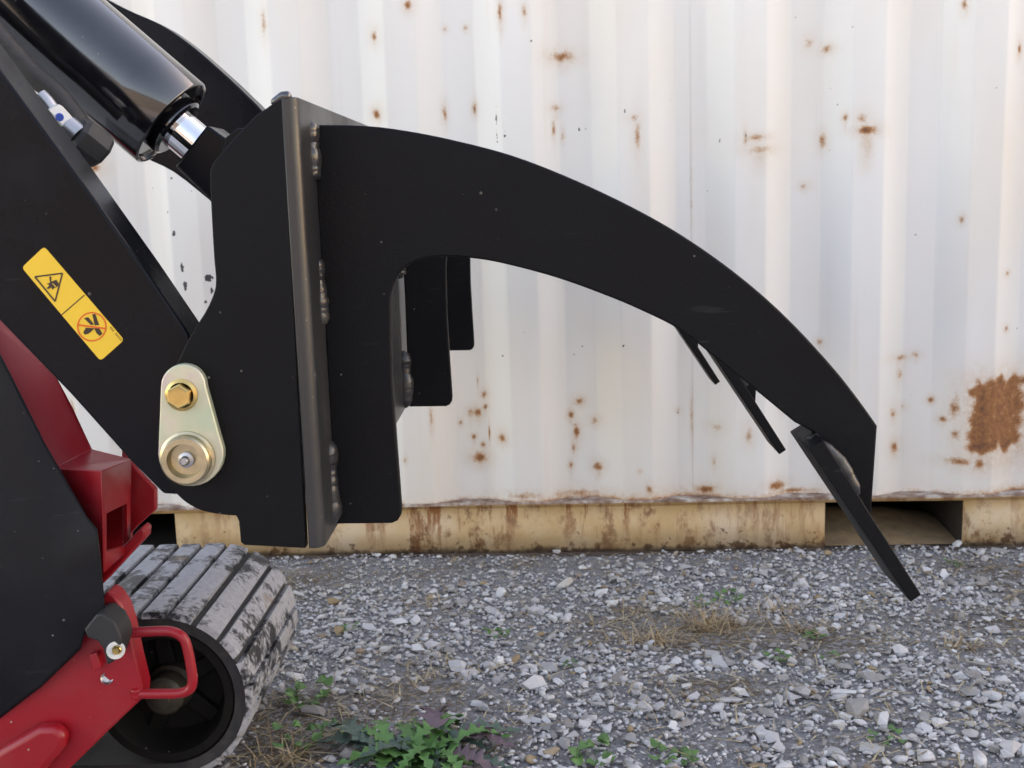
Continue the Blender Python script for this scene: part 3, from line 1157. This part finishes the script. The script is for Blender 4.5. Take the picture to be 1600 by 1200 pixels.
pf = YN - 0.0105
hex_bolt('bolt', P(284, 617, pf), 0.0152, 0.0118, 0.012, M['gold'], pin)
bm = bmesh.new()
cp = P(294, 716, pf)
bm_lathe(bm, cp, (0, -1, 0), [(0, 0), (0, .0262), (.003, .0262), (.0042, .0238), (.011, .0232), (.013, .0215), (.013, .0165), (.004, .0150), (.0035, 0)], 40)
link('pin_collar', to_mesh(bm, 'pin_collar'), M['brass'], pin, smooth=35)
bm = bmesh.new()
bm_lathe(bm, cp, (0, -1, 0), [(.003, 0), (.003, .0075), (.008, .0075), (.009, .0045), (.013, .0042), (.0145, .003), (.0145, 0)], 14)
link('grease_nipple', to_mesh(bm, 'grease_nipple'), M['silver'], pin, smooth=35)

# ------------------------------------------------------------------ track loader
loader = empty('track_loader', (-0.9, 1.7, 0.05), 'red and black compact track loader with raised lift arm', 'loader')
bpy.context.view_layer.update()


def beam(name, px, Y, w, mat, bevel=0.002):
    return link(name, plate_mesh(name, px, Y, w), mat, loader, bevel=bevel, seg=3)


ARM1 = [(-330, -340), (0, 109), (110, 258), (220, 412), (288, 512), (330, 585), (352, 660), (346, 730), (305, 775), (255, 772), (205, 722), (110, 616), (0, 502), (-330, 190)]
lift = beam('lift_arm', ARM1, 1.0855, 0.052, M['armblack'], 0.003)
ARM2 = catmull([(-90, -130), (60, -60), (180, 6), (250, 38), (300, 72), (350, 115), (385, 148), (412, 176), (460, 240)], 5) + [(470, 420), (400, 385)] + \
    catmull([(326, 312), (270, 268), (215, 240), (110, 170), (-90, 30)], 3)
far = beam('lift_arm', ARM2, 1.95, 0.05, M['armblack'], 0.003)
tag(far, 'far lift arm with a curved upper edge')


# warning decal, flat print built as thin layers on one sheet
def build_decal():
    Y = 1.0855
    bm = bmesh.new()
    ly = [0]

    def poly(pts, mi, lift_):
        vs_ = [bm.verts.new(P(x, y, Y - lift_)) for x, y in pts]
        f = bm.faces.new(vs_)
        f.material_index = mi

    def line(a, b, w, mi, lift_):
        d = Vector((b[0] - a[0], b[1] - a[1])).normalized()
        n = Vector((-d.y, d.x)) * w / 2
        poly([(a[0] + n.x, a[1] + n.y), (b[0] + n.x, b[1] + n.y), (b[0] - n.x, b[1] - n.y), (a[0] - n.x, a[1] - n.y)], mi, lift_)

    def rounded(c, r_):
        out = []
        m_ = len(c)
        for i in range(m_):
            p, q, s = Vector(c[i - 1]), Vector(c[i]), Vector(c[(i + 1) % m_])
            a, b = q + (p - q).normalized() * r_, q + (s - q).normalized() * r_
            for k in range(5):
                t = k / 4
                v = a * (1 - t) ** 2 + q * 2 * t * (1 - t) + b * t * t
                out.append((v.x, v.y))
        return out
    sheet = rounded([(69, 385), (34, 418), (157, 564), (194, 531)], 6)
    near = [P(x, y, Y - 0.0004) for x, y in sheet]
    bm_prism(bm, near, [p + Vector((0, 0.0003, 0)) for p in near], 0)
    L = 0.0007
    line((95, 493), (132, 461), 1.6, 1, L)
    T = [(54.5, 432.5), (97.5, 427), (86, 471)]
    for i in range(3):
        line(T[i], T[(i + 1) % 3], 2.4, 1, L + 0.00003 * i)
    # crushed-hand sign
    poly([(77, 432), (80, 432), (80, 440), (88, 437), (92, 444), (89, 449), (84, 450), (82, 453), (80, 449), (75, 452), (73, 450), (77, 446), (73, 443), (78, 442)], 1, L + .0001)
    line((82, 443), (88, 449), 1.2, 0, L + .0002)
    # prohibition ring
    c, r_ = (143.5, 510.5), 22
    n = 44
    for k in range(n):
        a, b = 2 * math.pi * k / n, 2 * math.pi * (k + 1) / n
        poly([(c[0] + (r_ + 1.1) * math.cos(a), c[1] + (r_ + 1.1) * math.sin(a)), (c[0] + (r_ + 1.1) * math.cos(b), c[1] + (r_ + 1.1) * math.sin(b)),
              (c[0] + (r_ - 1.1) * math.cos(b), c[1] + (r_ - 1.1) * math.sin(b)), (c[0] + (r_ - 1.1) * math.cos(a), c[1] + (r_ - 1.1) * math.sin(a))], 2, L)
    poly([(131, 497), (138, 495.5), (147, 507), (142, 508)], 1, L)
    poly([(144, 491), (149, 490.5), (155, 508), (148, 508.5)], 1, L)
    poly([(130, 520), (134, 512), (148, 513), (139, 521), (133, 523)], 1, L)
    poly([(147, 513), (155, 513), (160, 521), (156, 525), (151, 521)], 1, L)
    line((121, 507.5), (166, 513.5), 2.6, 2, L + .0003)
    # the small print along the edge, too fine to read
    a, b = Vector((173, 512)), Vector((189, 531))
    for k in range(9):
        if k == 3:
            continue
        q = a.lerp(b, k / 8)
        d = (b - a).normalized()
        n2 = Vector((-d.y, d.x))
        p1, p2 = q + n2 * 1.5, q - n2 * 1.5
        line((p1.x, p1.y), (p2.x, p2.y), 1.3, 1, L + .0001)
    me = bpy.data.meshes.new('warning_decal')
    bm.to_mesh(me)
    bm.free()
    for k in ('yellow', 'inkblack', 'inkorange'):
        me.materials.append(M[k])
    o = link('warning_decal', me, None, lift, smooth=0)
    tag(o, 'yellow safety decal with a triangle and a red prohibition ring')


build_decal()

# tilt cylinder
YC = 1.36
pe = P(268, 193, YC)
pb = P(268 - 0.763 * 620, 193 - 0.647 * 620, YC)
ax = (pb - pe).normalized()
RB = 0.059
bm = bmesh.new()
LEN = (pb - pe).length
bm_lathe(bm, pe, ax, [(0.005, 0.0), (0.005, RB - 0.0055), (0.0, RB - 0.0045), (-0.0008, RB - 0.003), (0.0, RB - .0008), (0.0012, RB), (0.05, RB), (LEN, RB), (LEN, 0)], 96)
cyl = link('tilt_cylinder', to_mesh(bm, 'tilt_cylinder'), M['gloss'], loader, smooth=40)
bm = bmesh.new()
RR = 0.0235
bm_lathe(bm, pe, ax, [(0.03, 0), (0.03, RR + .014), (-0.008, RR + .014), (-0.011, RR + .010), (-0.011, RR + 0.0005)], 48)
link('gland', to_mesh(bm, 'gland'), M['gloss'], cyl, smooth=35)
bm = bmesh.new()
bm_lathe(bm, pe, ax, [(0.04, 0), (0.04, RR), (-0.040, RR), (-0.042, RR - .002), (-0.042, 0)], 48)
link('rod', to_mesh(bm, 'rod'), M['chrome'], cyl, smooth=35)
bm = bmesh.new()
side = Vector((0, 1, 0))
upv = ax.cross(side).normalized()
q0 = pe - ax * 0.040
loop = [(0, .030), (0, -.030), (.075, -.036), (.105, -.02), (.112, 0), (.105, .02), (.075, .034)]
near = [q0 - ax * a + upv * b - side * 0.032 for a, b in loop]
bm_prism(bm, near, [p + side * 0.064 for p in near])
link('rod_end', to_mesh(bm, 'rod_end'), M['armblack'], cyl, bevel=0.003)
# hose fitting below the barrel
YH = 1.235
bm = bmesh.new()
bm_tube(bm, [P(x, y, YH) for x, y in catmull([(62, 150), (72, 160), (84, 176), (104, 200)], 4)], 0.0085, 14)
fit = link('hose_fitting', to_mesh(bm, 'hose_fitting'), M['silver'], cyl, smooth=50)


def lathe_between(name, a, b, prof, mat, parent, seg=24, smooth=30):
    bm_ = bmesh.new()
    a, b = Vector(a), Vector(b)
    L_ = (b - a).length
    bm_lathe(bm_, a, b - a, [(h * L_, r_) for h, r_ in prof], seg)
    return link(name, to_mesh(bm_, name), mat, parent, smooth=smooth)


lathe_between('swivel_nut', P(80, 172, YH - .001), P(108, 203, YH - .001), [(0, 0), (0, .009), (.1, .0125), (.9, .0125), (1, .010), (1, 0)], M['white'], cyl, 6)
lathe_between('collar', P(104, 199, YH), P(122, 214, YH), [(0, 0), (0, .0135), (1, .0135), (1, 0)], M['silver'], cyl, 24)
lathe_between('hose_nut', P(118, 206, YH), P(160, 240, YH + 0.02), [(0, 0), (0, .017), (.12, .0215), (.88, .0215), (1, .018), (1, 0)], M['rubber'], cyl, 8)
lathe_between('paint_mark', P(93, 183, YH - .0128), P(93.5, 183.5, YH - .0142), [(0, 0), (0, .0045), (1, .004), (1, 0)], M['blue'], cyl, 10)
bm = bmesh.new()
bm_tube(bm, [P(x, y, YH + .05) for x, y in catmull([(-60, -10), (0, 60), (50, 115), (90, 150), (140, 215)], 5)], 0.012, 14)
link('hydraulic_hose', to_mesh(bm, 'hydraulic_hose'), M['rubber'], cyl, smooth=50)


# red upright of the chassis, bent from plate
def freeform(name, faces, mat, parent, thick, bevel=0.002):
    bm_ = bmesh.new()
    cache = {}

    def vert(p):
        if p not in cache:
            cache[p] = bm_.verts.new(P(*p))
        return cache[p]
    for f in faces:
        bm_.faces.new([vert(p) for p in f])
    bmesh.ops.recalc_face_normals(bm_, faces=bm_.faces)
    me_ = bpy.data.meshes.new(name)
    bm_.to_mesh(me_)
    bm_.free()
    o_ = link(name, me_, mat, parent, smooth=30)
    s_ = o_.modifiers.new('thickness', 'SOLIDIFY')
    s_.thickness = thick
    s_.offset = 0
    b_ = o_.modifiers.new('bevel', 'BEVEL')
    b_.width, b_.segments, b_.limit_method, b_.angle_limit = bevel, 2, 'ANGLE', R(30)
    return o_


ya, yb_, yc = 1.50, 1.47, 1.57
a1, a2 = (82, 735, ya), (143, 704, yc)
b1, b2 = (158, 737, yb_), (203, 719, yc)
freeform('upright', [
    [(-90, 400, ya), (-20, 470, yc), (85, 587, yc), (112, 638, yc), a2, a1, (25, 655, ya), (-30, 560, ya), (-90, 450, ya)],
    [a1, a2, b2, b1],
    [a1, b1, (161, 895, yb_), (132, 885, ya), (104, 805, ya)],
    [b1, b2, (196, 786, yc - .008), (163, 803, yb_ + .008)],
    [b2, (201, 857, yc), (196, 852, yc - .008), (196, 786, yc - .008)],
    [(163, 803, yb_ + .008), (163, 862, yb_ + .008), (161, 895, yb_), b1],
    [(163, 862, yb_ + .008), (196, 852, yc - .008), (201, 857, yc), (161, 895, yb_)]], M['red'], loader, 0.006)
link('upright_gusset', plate_mesh('upright_gusset', [(190, 700), (214, 735), (243, 765), (243, 797), (214, 823), (190, 850)], 1.60, 0.012), M['red'], loader, bevel=0.002)
link('upright_back', plate_mesh('upright_back', [(148, 730), (204, 716), (204, 856), (160, 885)], 1.62, 0.01), M['red'], loader, bevel=0.001)
link('upright_foot', plate_mesh('upright_foot', [(158, 890), (221, 823), (227, 830), (226, 842), (165, 908), (158, 915)], 1.545, 0.03), M['red'], loader, bevel=0.003)


# moulded hood panel in front of the upright
def build_hood():
    bm_ = bmesh.new()
    Y0 = 1.435
    up = [(-120, 370, .035), (0, 548, .03), (30, 607, .027), (70, 688, .022), (110, 758, .015), (138, 806, .008)]
    cr = [(154, 826, 0.0), (75, 886, -0.008), (-120, 850, -0.008)]
    lo = [(-120, 1210, .03), (0, 1124, .02), (68, 1072, .01), (128, 1014, .005), (134, 990, 0), (160, 984, 0), (166, 950, 0), (160, 880, 0)]
    front = {}

    def v(p):
        if p not in front:
            front[p] = bm_.verts.new(P(p[0], p[1], Y0 + p[2]))
        return front[p]
    # upper facet as strips so the bent surface stays clean
    upc = up + [cr[0]]
    f1 = bm_.faces.new([v(p) for p in upc] + [v(cr[1]), v(cr[2])])
    f2 = bm_.faces.new([v(cr[2]), v(cr[1]), v(cr[0])] + [v(p) for p in reversed(lo)])
    outline = up + [cr[0]] + list(reversed(lo))
    back = [bm_.verts.new(v(p).co + Vector((-0.13, 0.16, -0.08))) for p in outline]
    n = len(outline)
    for i in range(n - 1):
        bm_.faces.new((v(outline[i + 1]), v(outline[i]), back[i], back[i + 1]))
    bmesh.ops.triangulate(bm_, faces=[f1, f2])
    bmesh.ops.recalc_face_normals(bm_, faces=bm_.faces)
    me_ = bpy.data.meshes.new('hood_panel')
    bm_.to_mesh(me_)
    bm_.free()
    return link('hood_panel', me_, M['hood'], loader, bevel=0.005, seg=4, smooth=45)


build_hood()

# track frame, grab handle and latch
YT = 1.46
frame_px = [(166, 924), (178, 930), (192, 950), (201, 978), (212, 1030), (223, 1075), (222, 1092), (190, 1122), (105, 1205), (40, 1275), (-140, 1275), (-140, 1240), (0, 1118), (52, 1060), (116, 992), (148, 960)]
frame = link('track_frame', plate_mesh('track_frame', frame_px, YT, 0.035), M['red'], loader, bevel=0.003, seg=2)
link('frame_boss', plate_mesh('frame_boss', [(-90, 1235), (0, 1172), (58, 1138), (86, 1136), (102, 1152), (98, 1172), (70, 1205), (30, 1262), (-90, 1262)], YT - 0.022, 0.024), M['red'], frame, bevel=0.009, seg=4)
link('stop_block', plate_mesh('stop_block', [(139, 1024), (151, 1020), (158, 1043), (146, 1050)], YT - 0.012, 0.013), M['red'], frame, bevel=0.001)
bm = bmesh.new()
hp = catmull([(196, 989), (250, 986), (272, 988), (287, 998), (294, 1018), (299, 1045), (301, 1062), (297, 1076), (282, 1083), (255, 1084), (208, 1084)], 5)
bm_tube(bm, [P(x, y, YT + 0.004) for x, y in hp], 0.0068, 16)
link('grab_handle', to_mesh(bm, 'grab_handle'), M['red'], frame, smooth=60)
for (x, y) in ((199, 989), (212, 1083)):
    lump('weld_bead', [P(x, y - 9, YT + .002), P(x + 1, y + 9, YT + .002)], 0.0075, frame, M['red'], x, n=10)
link('rubber_latch', plate_mesh('rubber_latch', [(131, 984), (150, 960), (160, 959), (178, 972), (187, 990), (190, 1006), (181, 1032), (167, 1040), (161, 1014), (152, 1002), (136, 997)], YT - 0.046, 0.045), M['rubber'], frame, bevel=0.003, seg=3)
lathe_between('washer', P(181, 1016, YT - .046), P(181, 1016, YT - .0495), [(0, 0), (0, .0118), (1, .0112), (1, 0)], M['white'], frame, 28)
hex_bolt('bolt', P(183, 1015, YT - .0495), 0.0062, 0.0052, 0.007, M['gold'], frame)
lathe_between('screw_hole', P(167, 1060, YT + .001), P(167, 1060, YT - .002), [(0, 0), (0, .0085), (1, .0080), (.4, .005), (.4, 0)], M['silver'], frame, 18)

# rubber track with separate lugs, and the front idler
YW, WID = 1.60, 0.345
cw = P(255, 1090, YW)
RO = 0.131
LUG = 0.0080
cx, cz = cw.x, cw.z
back = -1.0


def track_point(s):
    """position and outward normal on the belt's outer face, s = length from top of idler towards the front"""
    r_ = RO - LUG
    arc = math.pi * r_
    if s < 0:
        return Vector((cx + s, 0, cz + r_)), Vector((0, 0, 1))
    if s < arc:
        a = s / r_
        return Vector((cx + r_ * math.sin(a), 0, cz + r_ * math.cos(a))), Vector((math.sin(a), 0, math.cos(a)))
    return Vector((cx - (s - arc), 0, cz - r_)), Vector((0, 0, -1))


def build_track():
    bm_ = bmesh.new()
    r_ = RO - LUG
    arc = math.pi * r_
    ss = [back] + [-0.3, -0.1] + [arc * i / 40 for i in range(41)] + [arc + .1, arc + .3, arc - back]
    rings = []
    for s in ss:
        p, n = track_point(s)
        rings.append([bm_.verts.new(Vector((q.x, y, q.z))) for q, y in ((p, YW + .002), (p, YW + WID - .002), (p - n * .017, YW + WID - .002), (p - n * .017, YW + .002))])
    for a, b in zip(rings, rings[1:]):
        for k in range(4):
            bm_.faces.new((a[k], b[k], b[(k + 1) % 4], a[(k + 1) % 4]))
    bm_.faces.new(rings[0])
    bm_.faces.new(rings[-1][::-1])
    tr = link('track', to_mesh(bm_, 'track'), M['rubber'], loader, smooth=30)
    pitch = 0.0412
    s = back + .03
    k = 0
    while s < arc - back - .03:
        L_ = 0.0350 if k % 2 else 0.0325
        bm2 = bmesh.new()
        nr = []
        for j in range(5):
            p, n = track_point(s + L_ * j / 4)
            e = 0.0 if 0 < j < 4 else 0.0006
            t = Vector((n.z, 0, -n.x)) * (0.0012 if j == 0 else (-0.0012 if j == 4 else 0))
            hgt = LUG - e
            pts = [p - n * .001, p + n * hgt + t]
            nr.append([bm2.verts.new((q.x, y, q.z)) for q, y in ((pts[0], YW), (pts[1], YW + .004), (pts[1], YW + WID - .004), (pts[0], YW + WID))])
        for a, b in zip(nr, nr[1:]):
            for i in range(4):
                bm2.faces.new((a[i], b[i], b[(i + 1) % 4], a[(i + 1) % 4]))
        bm2.faces.new(nr[0])
        bm2.faces.new(nr[-1][::-1])
        link('tread_lug', to_mesh(bm2, 'tread_lug'), M['tread'], tr, smooth=35)
        s += pitch
        k += 1
    return tr


build_track()


def idler(x, z):
    bm_ = bmesh.new()
    c = Vector((x, YW + 0.004, z))
    r1 = RO - LUG - 0.0175
    bm_lathe(bm_, c, (0, 1, 0), [(.10, 0), (.10, .028), (.055, .032), (.055, r1 - .030), (.05, r1 - .026), (.010, r1 - .019), (0.0, r1 - .015), (0.0, r1 - .003), (.004, r1), (WID - .02, r1), (WID - .02, 0)], 56)
    w_ = link('idler_wheel', to_mesh(bm_, 'idler_wheel'), M['dirtyblack'], loader, smooth=35)
    for k in range(5):
        a = 2 * math.pi * k / 5 + 0.5
        d = Vector((math.cos(a), 0, math.sin(a)))
        t = Vector((-math.sin(a), 0, math.cos(a)))
        b2 = bmesh.new()
        n_ = [c + d * r_ + t * w2 + Vector((0, yy, 0)) for r_, w2, yy in ((.022, -.014, .040), (r1 - .02, -.012, .046), (r1 - .02, .012, .046), (.022, .014, .040))]
        bm_prism(b2, n_, [p + Vector((0, .045, 0)) for p in n_])
        link('spoke', to_mesh(b2, 'spoke'), M['dirtyblack'], w_, bevel=0.003)
    lathe_between('hub', c + Vector((0, .06, 0)), c + Vector((0, -0.018, 0)), [(0, .036), (.35, .035), (.42, .030), (.78, .029), (.86, .024), (.9, .015), (.98, .013), (1, .009), (1, 0)], M['hub'], w_, 32)
    return w_


idler(cx, cz)

# ------------------------------------------------------------------ metal shed across the yard, behind the camera (seen mirrored in the cylinder)
def build_shed():
    bm_ = bmesh.new()
    Y = -7.5
    sh = empty('metal_shed', (0, Y - 3, 0.05), 'grey ribbed metal shed across the yard behind the camera', 'shed')
    bpy.context.view_layer.update()
    n = 60
    xs = [-9 + 18 * i / n for i in range(n + 1)]
    prev = None
    for i in range(n * 4 + 1):
        x = -9 + 18 * i / (n * 4)
        d = (0.0, 0.05, 0.05, 0.0)[i % 4]
        cur = [bm_.verts.new((x, Y + d, z)) for z in (0.0, 3.0)]
        if prev:
            bm_.faces.new((prev[0], cur[0], cur[1], prev[1]))
        prev = cur
    link('wall', to_mesh(bm_, 'shed_wall'), simple('grey_ribbed_steel', (0.13, 0.13, 0.135), 0.5), sh, smooth=20)
    bm_ = bmesh.new()
    v_ = [bm_.verts.new(p) for p in ((-9.2, Y + .25, 2.95), (9.2, Y + .25, 2.95), (9.2, Y - 3, 4.0), (-9.2, Y - 3, 4.0), (9.2, Y - 6.2, 2.95), (-9.2, Y - 6.2, 2.95))]
    bm_.faces.new((v_[0], v_[1], v_[2], v_[3]))
    bm_.faces.new((v_[3], v_[2], v_[4], v_[5]))
    link('roof', to_mesh(bm_, 'shed_roof'), simple('dull_roof_steel', (0.22, 0.22, 0.23), 0.5), sh, smooth=20)
    for x in (-9, 9):
        bm_ = bmesh.new()
        v_ = [bm_.verts.new(p) for p in ((x, Y, 0), (x, Y - 6, 0), (x, Y - 6, 2.95), (x, Y - 3, 3.95), (x, Y, 2.95))]
        bm_.faces.new(v_)
        link('gable', to_mesh(bm_, 'gable'), bpy.data.materials['grey_ribbed_steel'], sh, smooth=0)


build_shed()


# ------------------------------------------------------------------ weeds, dead grass, straw
def gp3(px, py):
    p = PZ(px, py, 0.03)
    for _ in range(3):
        p = PZ(px, py, gz(p.x, p.y))
    return p


def blade(bm_, base, d, L_, w, curl, mi=0, n=5):
    side_ = d.cross(Vector((0, 0, 1)))
    if side_.length < 1e-4:
        side_ = Vector((1, 0, 0))
    side_.normalize()
    prev = None
    p = Vector(base)
    dd = Vector(d).normalized()
    for i in range(n + 1):
        t = i / n
        ww = w * (1 - t * 0.85)
        cur = (bm_.verts.new(p - side_ * ww / 2), bm_.verts.new(p + side_ * ww / 2))
        if prev:
            f = bm_.faces.new((prev[0], prev[1], cur[1], cur[0]))
            f.material_index = mi
        prev = cur
        dd = (dd + Vector((0, 0, -curl / n))).normalized()
        p = p + dd * (L_ / n)


def lobed_leaf(bm_, base, d, L_, w, lift_, mi, r_, lobes=6):
    """toothed thistle leaf that rises from the base and droops, folded along its rib"""
    d = Vector((d.x, d.y, 0)).normalized()
    s_ = Vector((-d.y, d.x, 0))
    n = lobes * 4
    ribs, le, re = [], [], []
    for i in range(n + 1):
        t = i / n
        h = lift_ * math.sin(min(1, t * 1.15) * math.pi * 0.85) * L_ + 0.004
        c = Vector(base) + d * (L_ * t) + Vector((0, 0, h)) + s_ * (0.06 * L_ * math.sin(t * 5 + r_.random() * .3))
        env = w * (math.sin(math.pi * min(1, t * 0.88 + 0.10)) ** 0.7)
        tooth = (0.35, 0.75, 1.12, 0.62)[i % 4]
        ww = env * tooth * r_.uniform(.85, 1.15) + 0.001
        ribs.append(bm_.verts.new(c))
        up_ = 0.35 * ww + r_.uniform(-.2, .25) * ww
        le.append(bm_.verts.new(c + s_ * ww + d * ww * .25 + Vector((0, 0, up_))))
        re.append(bm_.verts.new(c - s_ * ww + d * ww * .25 + Vector((0, 0, up_ * r_.uniform(.4, 1.2)))))
    for i in range(n):
        for a, b in ((ribs, le), (re, ribs)):
            f = bm_.faces.new((a[i], a[i + 1], b[i + 1], b[i]))
            f.material_index = mi


def build_thistle():
    r_ = random.Random(3)
    base = gp3(655, 1185)
    root = empty('thistle', base, 'toothed dark green thistle rosette with purplish withered leaves', 'weed')
    bpy.context.view_layer.update()
    specs = []
    for k in range(52):
        specs.append((2 * math.pi * k / 19 + r_.uniform(-.2, .2), r_.uniform(.045, .12), r_.uniform(.009, .015), r_.uniform(.06, .32), r_.choice(('leaf', 'leaf', 'leafdark'))))
    specs += [(2.45, .155, .020, .22, 'leafdark'), (2.9, .15, .021, .15, 'leafdark'), (0.55, .15, .018, .18, 'leafdark'), (1.75, .10, .024, .45, 'leafpurple'), (0.05, .12, .022, .22, 'leafpurple'),
              (-0.3, .11, .02, .2, 'leafpurple'), (1.2, .07, .016, .5, 'leaf'), (0.9, .08, .015, .5, 'leaf'), (3.4, .14, .02, .2, 'leaf'), (2.2, .08, .017, .4, 'leaf')]
    for a, L_, w, lf, mt in specs:
        bm_ = bmesh.new()
        off = Vector((r_.uniform(-.045, .045), r_.uniform(-.03, .02), 0))
        lobed_leaf(bm_, base + off, Vector((math.cos(a), math.sin(a), 0)), L_, w, lf, 0, r_, r_.randint(6, 9))
        o_ = link('leaf', to_mesh(bm_, 'leaf'), M[mt], root, smooth=180)


build_thistle()


def sprout(px, py, size, label, n=7, mat='sprout'):
    r_ = random.Random(int(px * 7 + py))
    base = gp3(px, py)
    bm_ = bmesh.new()
    for k in range(n):
        a = 2 * math.pi * k / n + r_.uniform(-.4, .4)
        d = Vector((math.cos(a), math.sin(a), r_.uniform(.15, .9)))
        c = base + d * size * r_.uniform(.4, 1.0)
        # stalk
        blade(bm_, base + Vector((0, 0, -.002)), d, (c - base).length, 0.0012, 0.05, 0, 2)
        s_ = Vector((-math.sin(a), math.cos(a), r_.uniform(-.2, .2)))
        l_, w = size * r_.uniform(.45, .7), size * r_.uniform(.22, .36)
        dd = Vector((d.x, d.y, d.z * .3)).normalized()
        ring = [bm_.verts.new(c + dd * (l_ * (0.5 - 0.5 * math.cos(t)) - l_ * .1) + s_ * w * math.sin(t) + Vector((0, 0, .12 * size * math.cos(2 * t)))) for t in [2 * math.pi * j / 9 for j in range(9)]]
        bm_.faces.new(ring)
    me_ = to_mesh(bm_, 'sprout')
    me_.transform(Matrix.Translation(-base))
    o_ = bpy.data.objects.new('weed_sprout', me_)
    COL.objects.link(o_)
    o_.location = base
    me_.materials.append(M[mat])
    tag(o_, label, 'weed', 'green weed sprouts in the gravel')


for px, py, sz, lb, n in (
        (485, 1095, .030, 'small leafy green sprout beside the front of the rubber track', 9),
        (470, 1165, .026, 'round-leaved green sprout left of the big thistle', 7),
        (525, 1145, .018, 'tiny pale sprout just above the left end of the thistle', 5),
        (778, 994, .017, 'tiny green sprout alone in the gravel below the middle of the container rail', 7),
        (1142, 940, .020, 'green sprout at the upper edge of the dead grass, the right one of two', 8),
        (1098, 946, .016, 'green sprout at the upper edge of the dead grass, the left one of two', 6),
        (1216, 1032, .017, 'dark green sprout between dead grass and pale stones, left of a pair', 8),
        (1297, 1030, .012, 'very small green sprout right of the dark green one below the dead grass', 5),
        (1270, 996, .016, 'green sprout right of the dead grass tuft, below the low tine tip', 7),
        (925, 1185, .026, 'broad green sprout at the bottom edge right of the thistle', 8),
        (1055, 1188, .024, 'leafy green sprout at the bottom edge, far right of the thistle', 8),
        (1385, 1155, .020, 'yellowish green sprout among stones in the lower right gravel', 6),
        (890, 1040, .011, 'tiny sprout in grey gravel above the largest flat stone', 5),
        (545, 985, .015, 'low sprout on gravel right of the track, near fallen straw', 6),
        (1490, 882, .014, 'small sprout at the foot of the rail under the fork pocket', 6)):
    sprout(px, py, sz * 1.25, lb, n + 3)


def tuft(px, py, n, L_, spread, label, lean=0.0):
    r_ = random.Random(int(px + 3 * py))
    base = gp3(px, py)
    bm_ = bmesh.new()
    for k in range(n):
        a = r_.uniform(0, 6.28)
        q = base + Vector((r_.gauss(0, spread), r_.gauss(0, spread * .55), -.003))
        d = Vector((math.cos(a) * .8 + lean, math.sin(a) * .6, r_.uniform(.15, 1.1)))
        blade(bm_, q, d, L_ * r_.uniform(.5, 1.35), r_.uniform(.0016, .0034), r_.uniform(.3, 1.5))
    me_ = to_mesh(bm_, 'dead_grass')
    me_.transform(Matrix.Translation(-base))
    me_.materials.append(M['deadgrass'])
    o_ = bpy.data.objects.new('dead_grass_tuft', me_)
    COL.objects.link(o_)
    o_.location = base
    tag(o_, label, 'grass tuft', 'dead grass tufts')


tuft(1110, 980, 170, .075, .036, 'large brown tuft of dead grass in the middle of the gravel', .35)
tuft(1020, 1000, 110, .050, .030, 'reddish brown dead grass left of the largest tuft', .1)
tuft(1205, 955, 50, .055, .020, 'yellowish dead grass tuft right of the largest tuft', .35)
tuft(980, 955, 36, .060, .025, 'thin pale dead stalks above the reddish dead grass', .1)
tuft(1250, 985, 40, .055, .020, 'short pale dead grass between the low tine tip and the sprout', .1)
tuft(680, 945, 40, .040, .020, 'flattened straw coloured tuft right of the rubber track', .3)
tuft(450, 1185, 90, .050, .022, 'matted brown dead grass between the track and the thistle', .0)
tuft(1500, 1010, 50, .050, .018, 'sparse dead grass at the right side of the gravel', .2)


def build_straw():
    bm_ = bmesh.new()
    r_ = random.Random(21)
    for k in range(8000):
        x, y = r_.uniform(-1.6, 1.5), r_.uniform(1.5, 2.8)
        if y > container_front(x) - .02 or r_.random() > 0.16 + 1.5 * max(0, soilness(x, y)):
            continue
        a = r_.uniform(0, 6.28)
        z = gz(x, y) + r_.uniform(.003, .010)
        blade(bm_, (x, y, z + .003), Vector((math.cos(a), math.sin(a), r_.uniform(-.02, .25))), r_.uniform(.015, .075), r_.uniform(.0014, .0038), r_.uniform(0, .4), 0, 4)
    me_ = to_mesh(bm_, 'straw')
    me_.materials.append(M['straw'])
    o_ = bpy.data.objects.new('straw', me_)
    COL.objects.link(o_)
    tag(o_, 'loose dry straw and stalks scattered over the gravel', 'straw', kind='stuff')


build_straw()
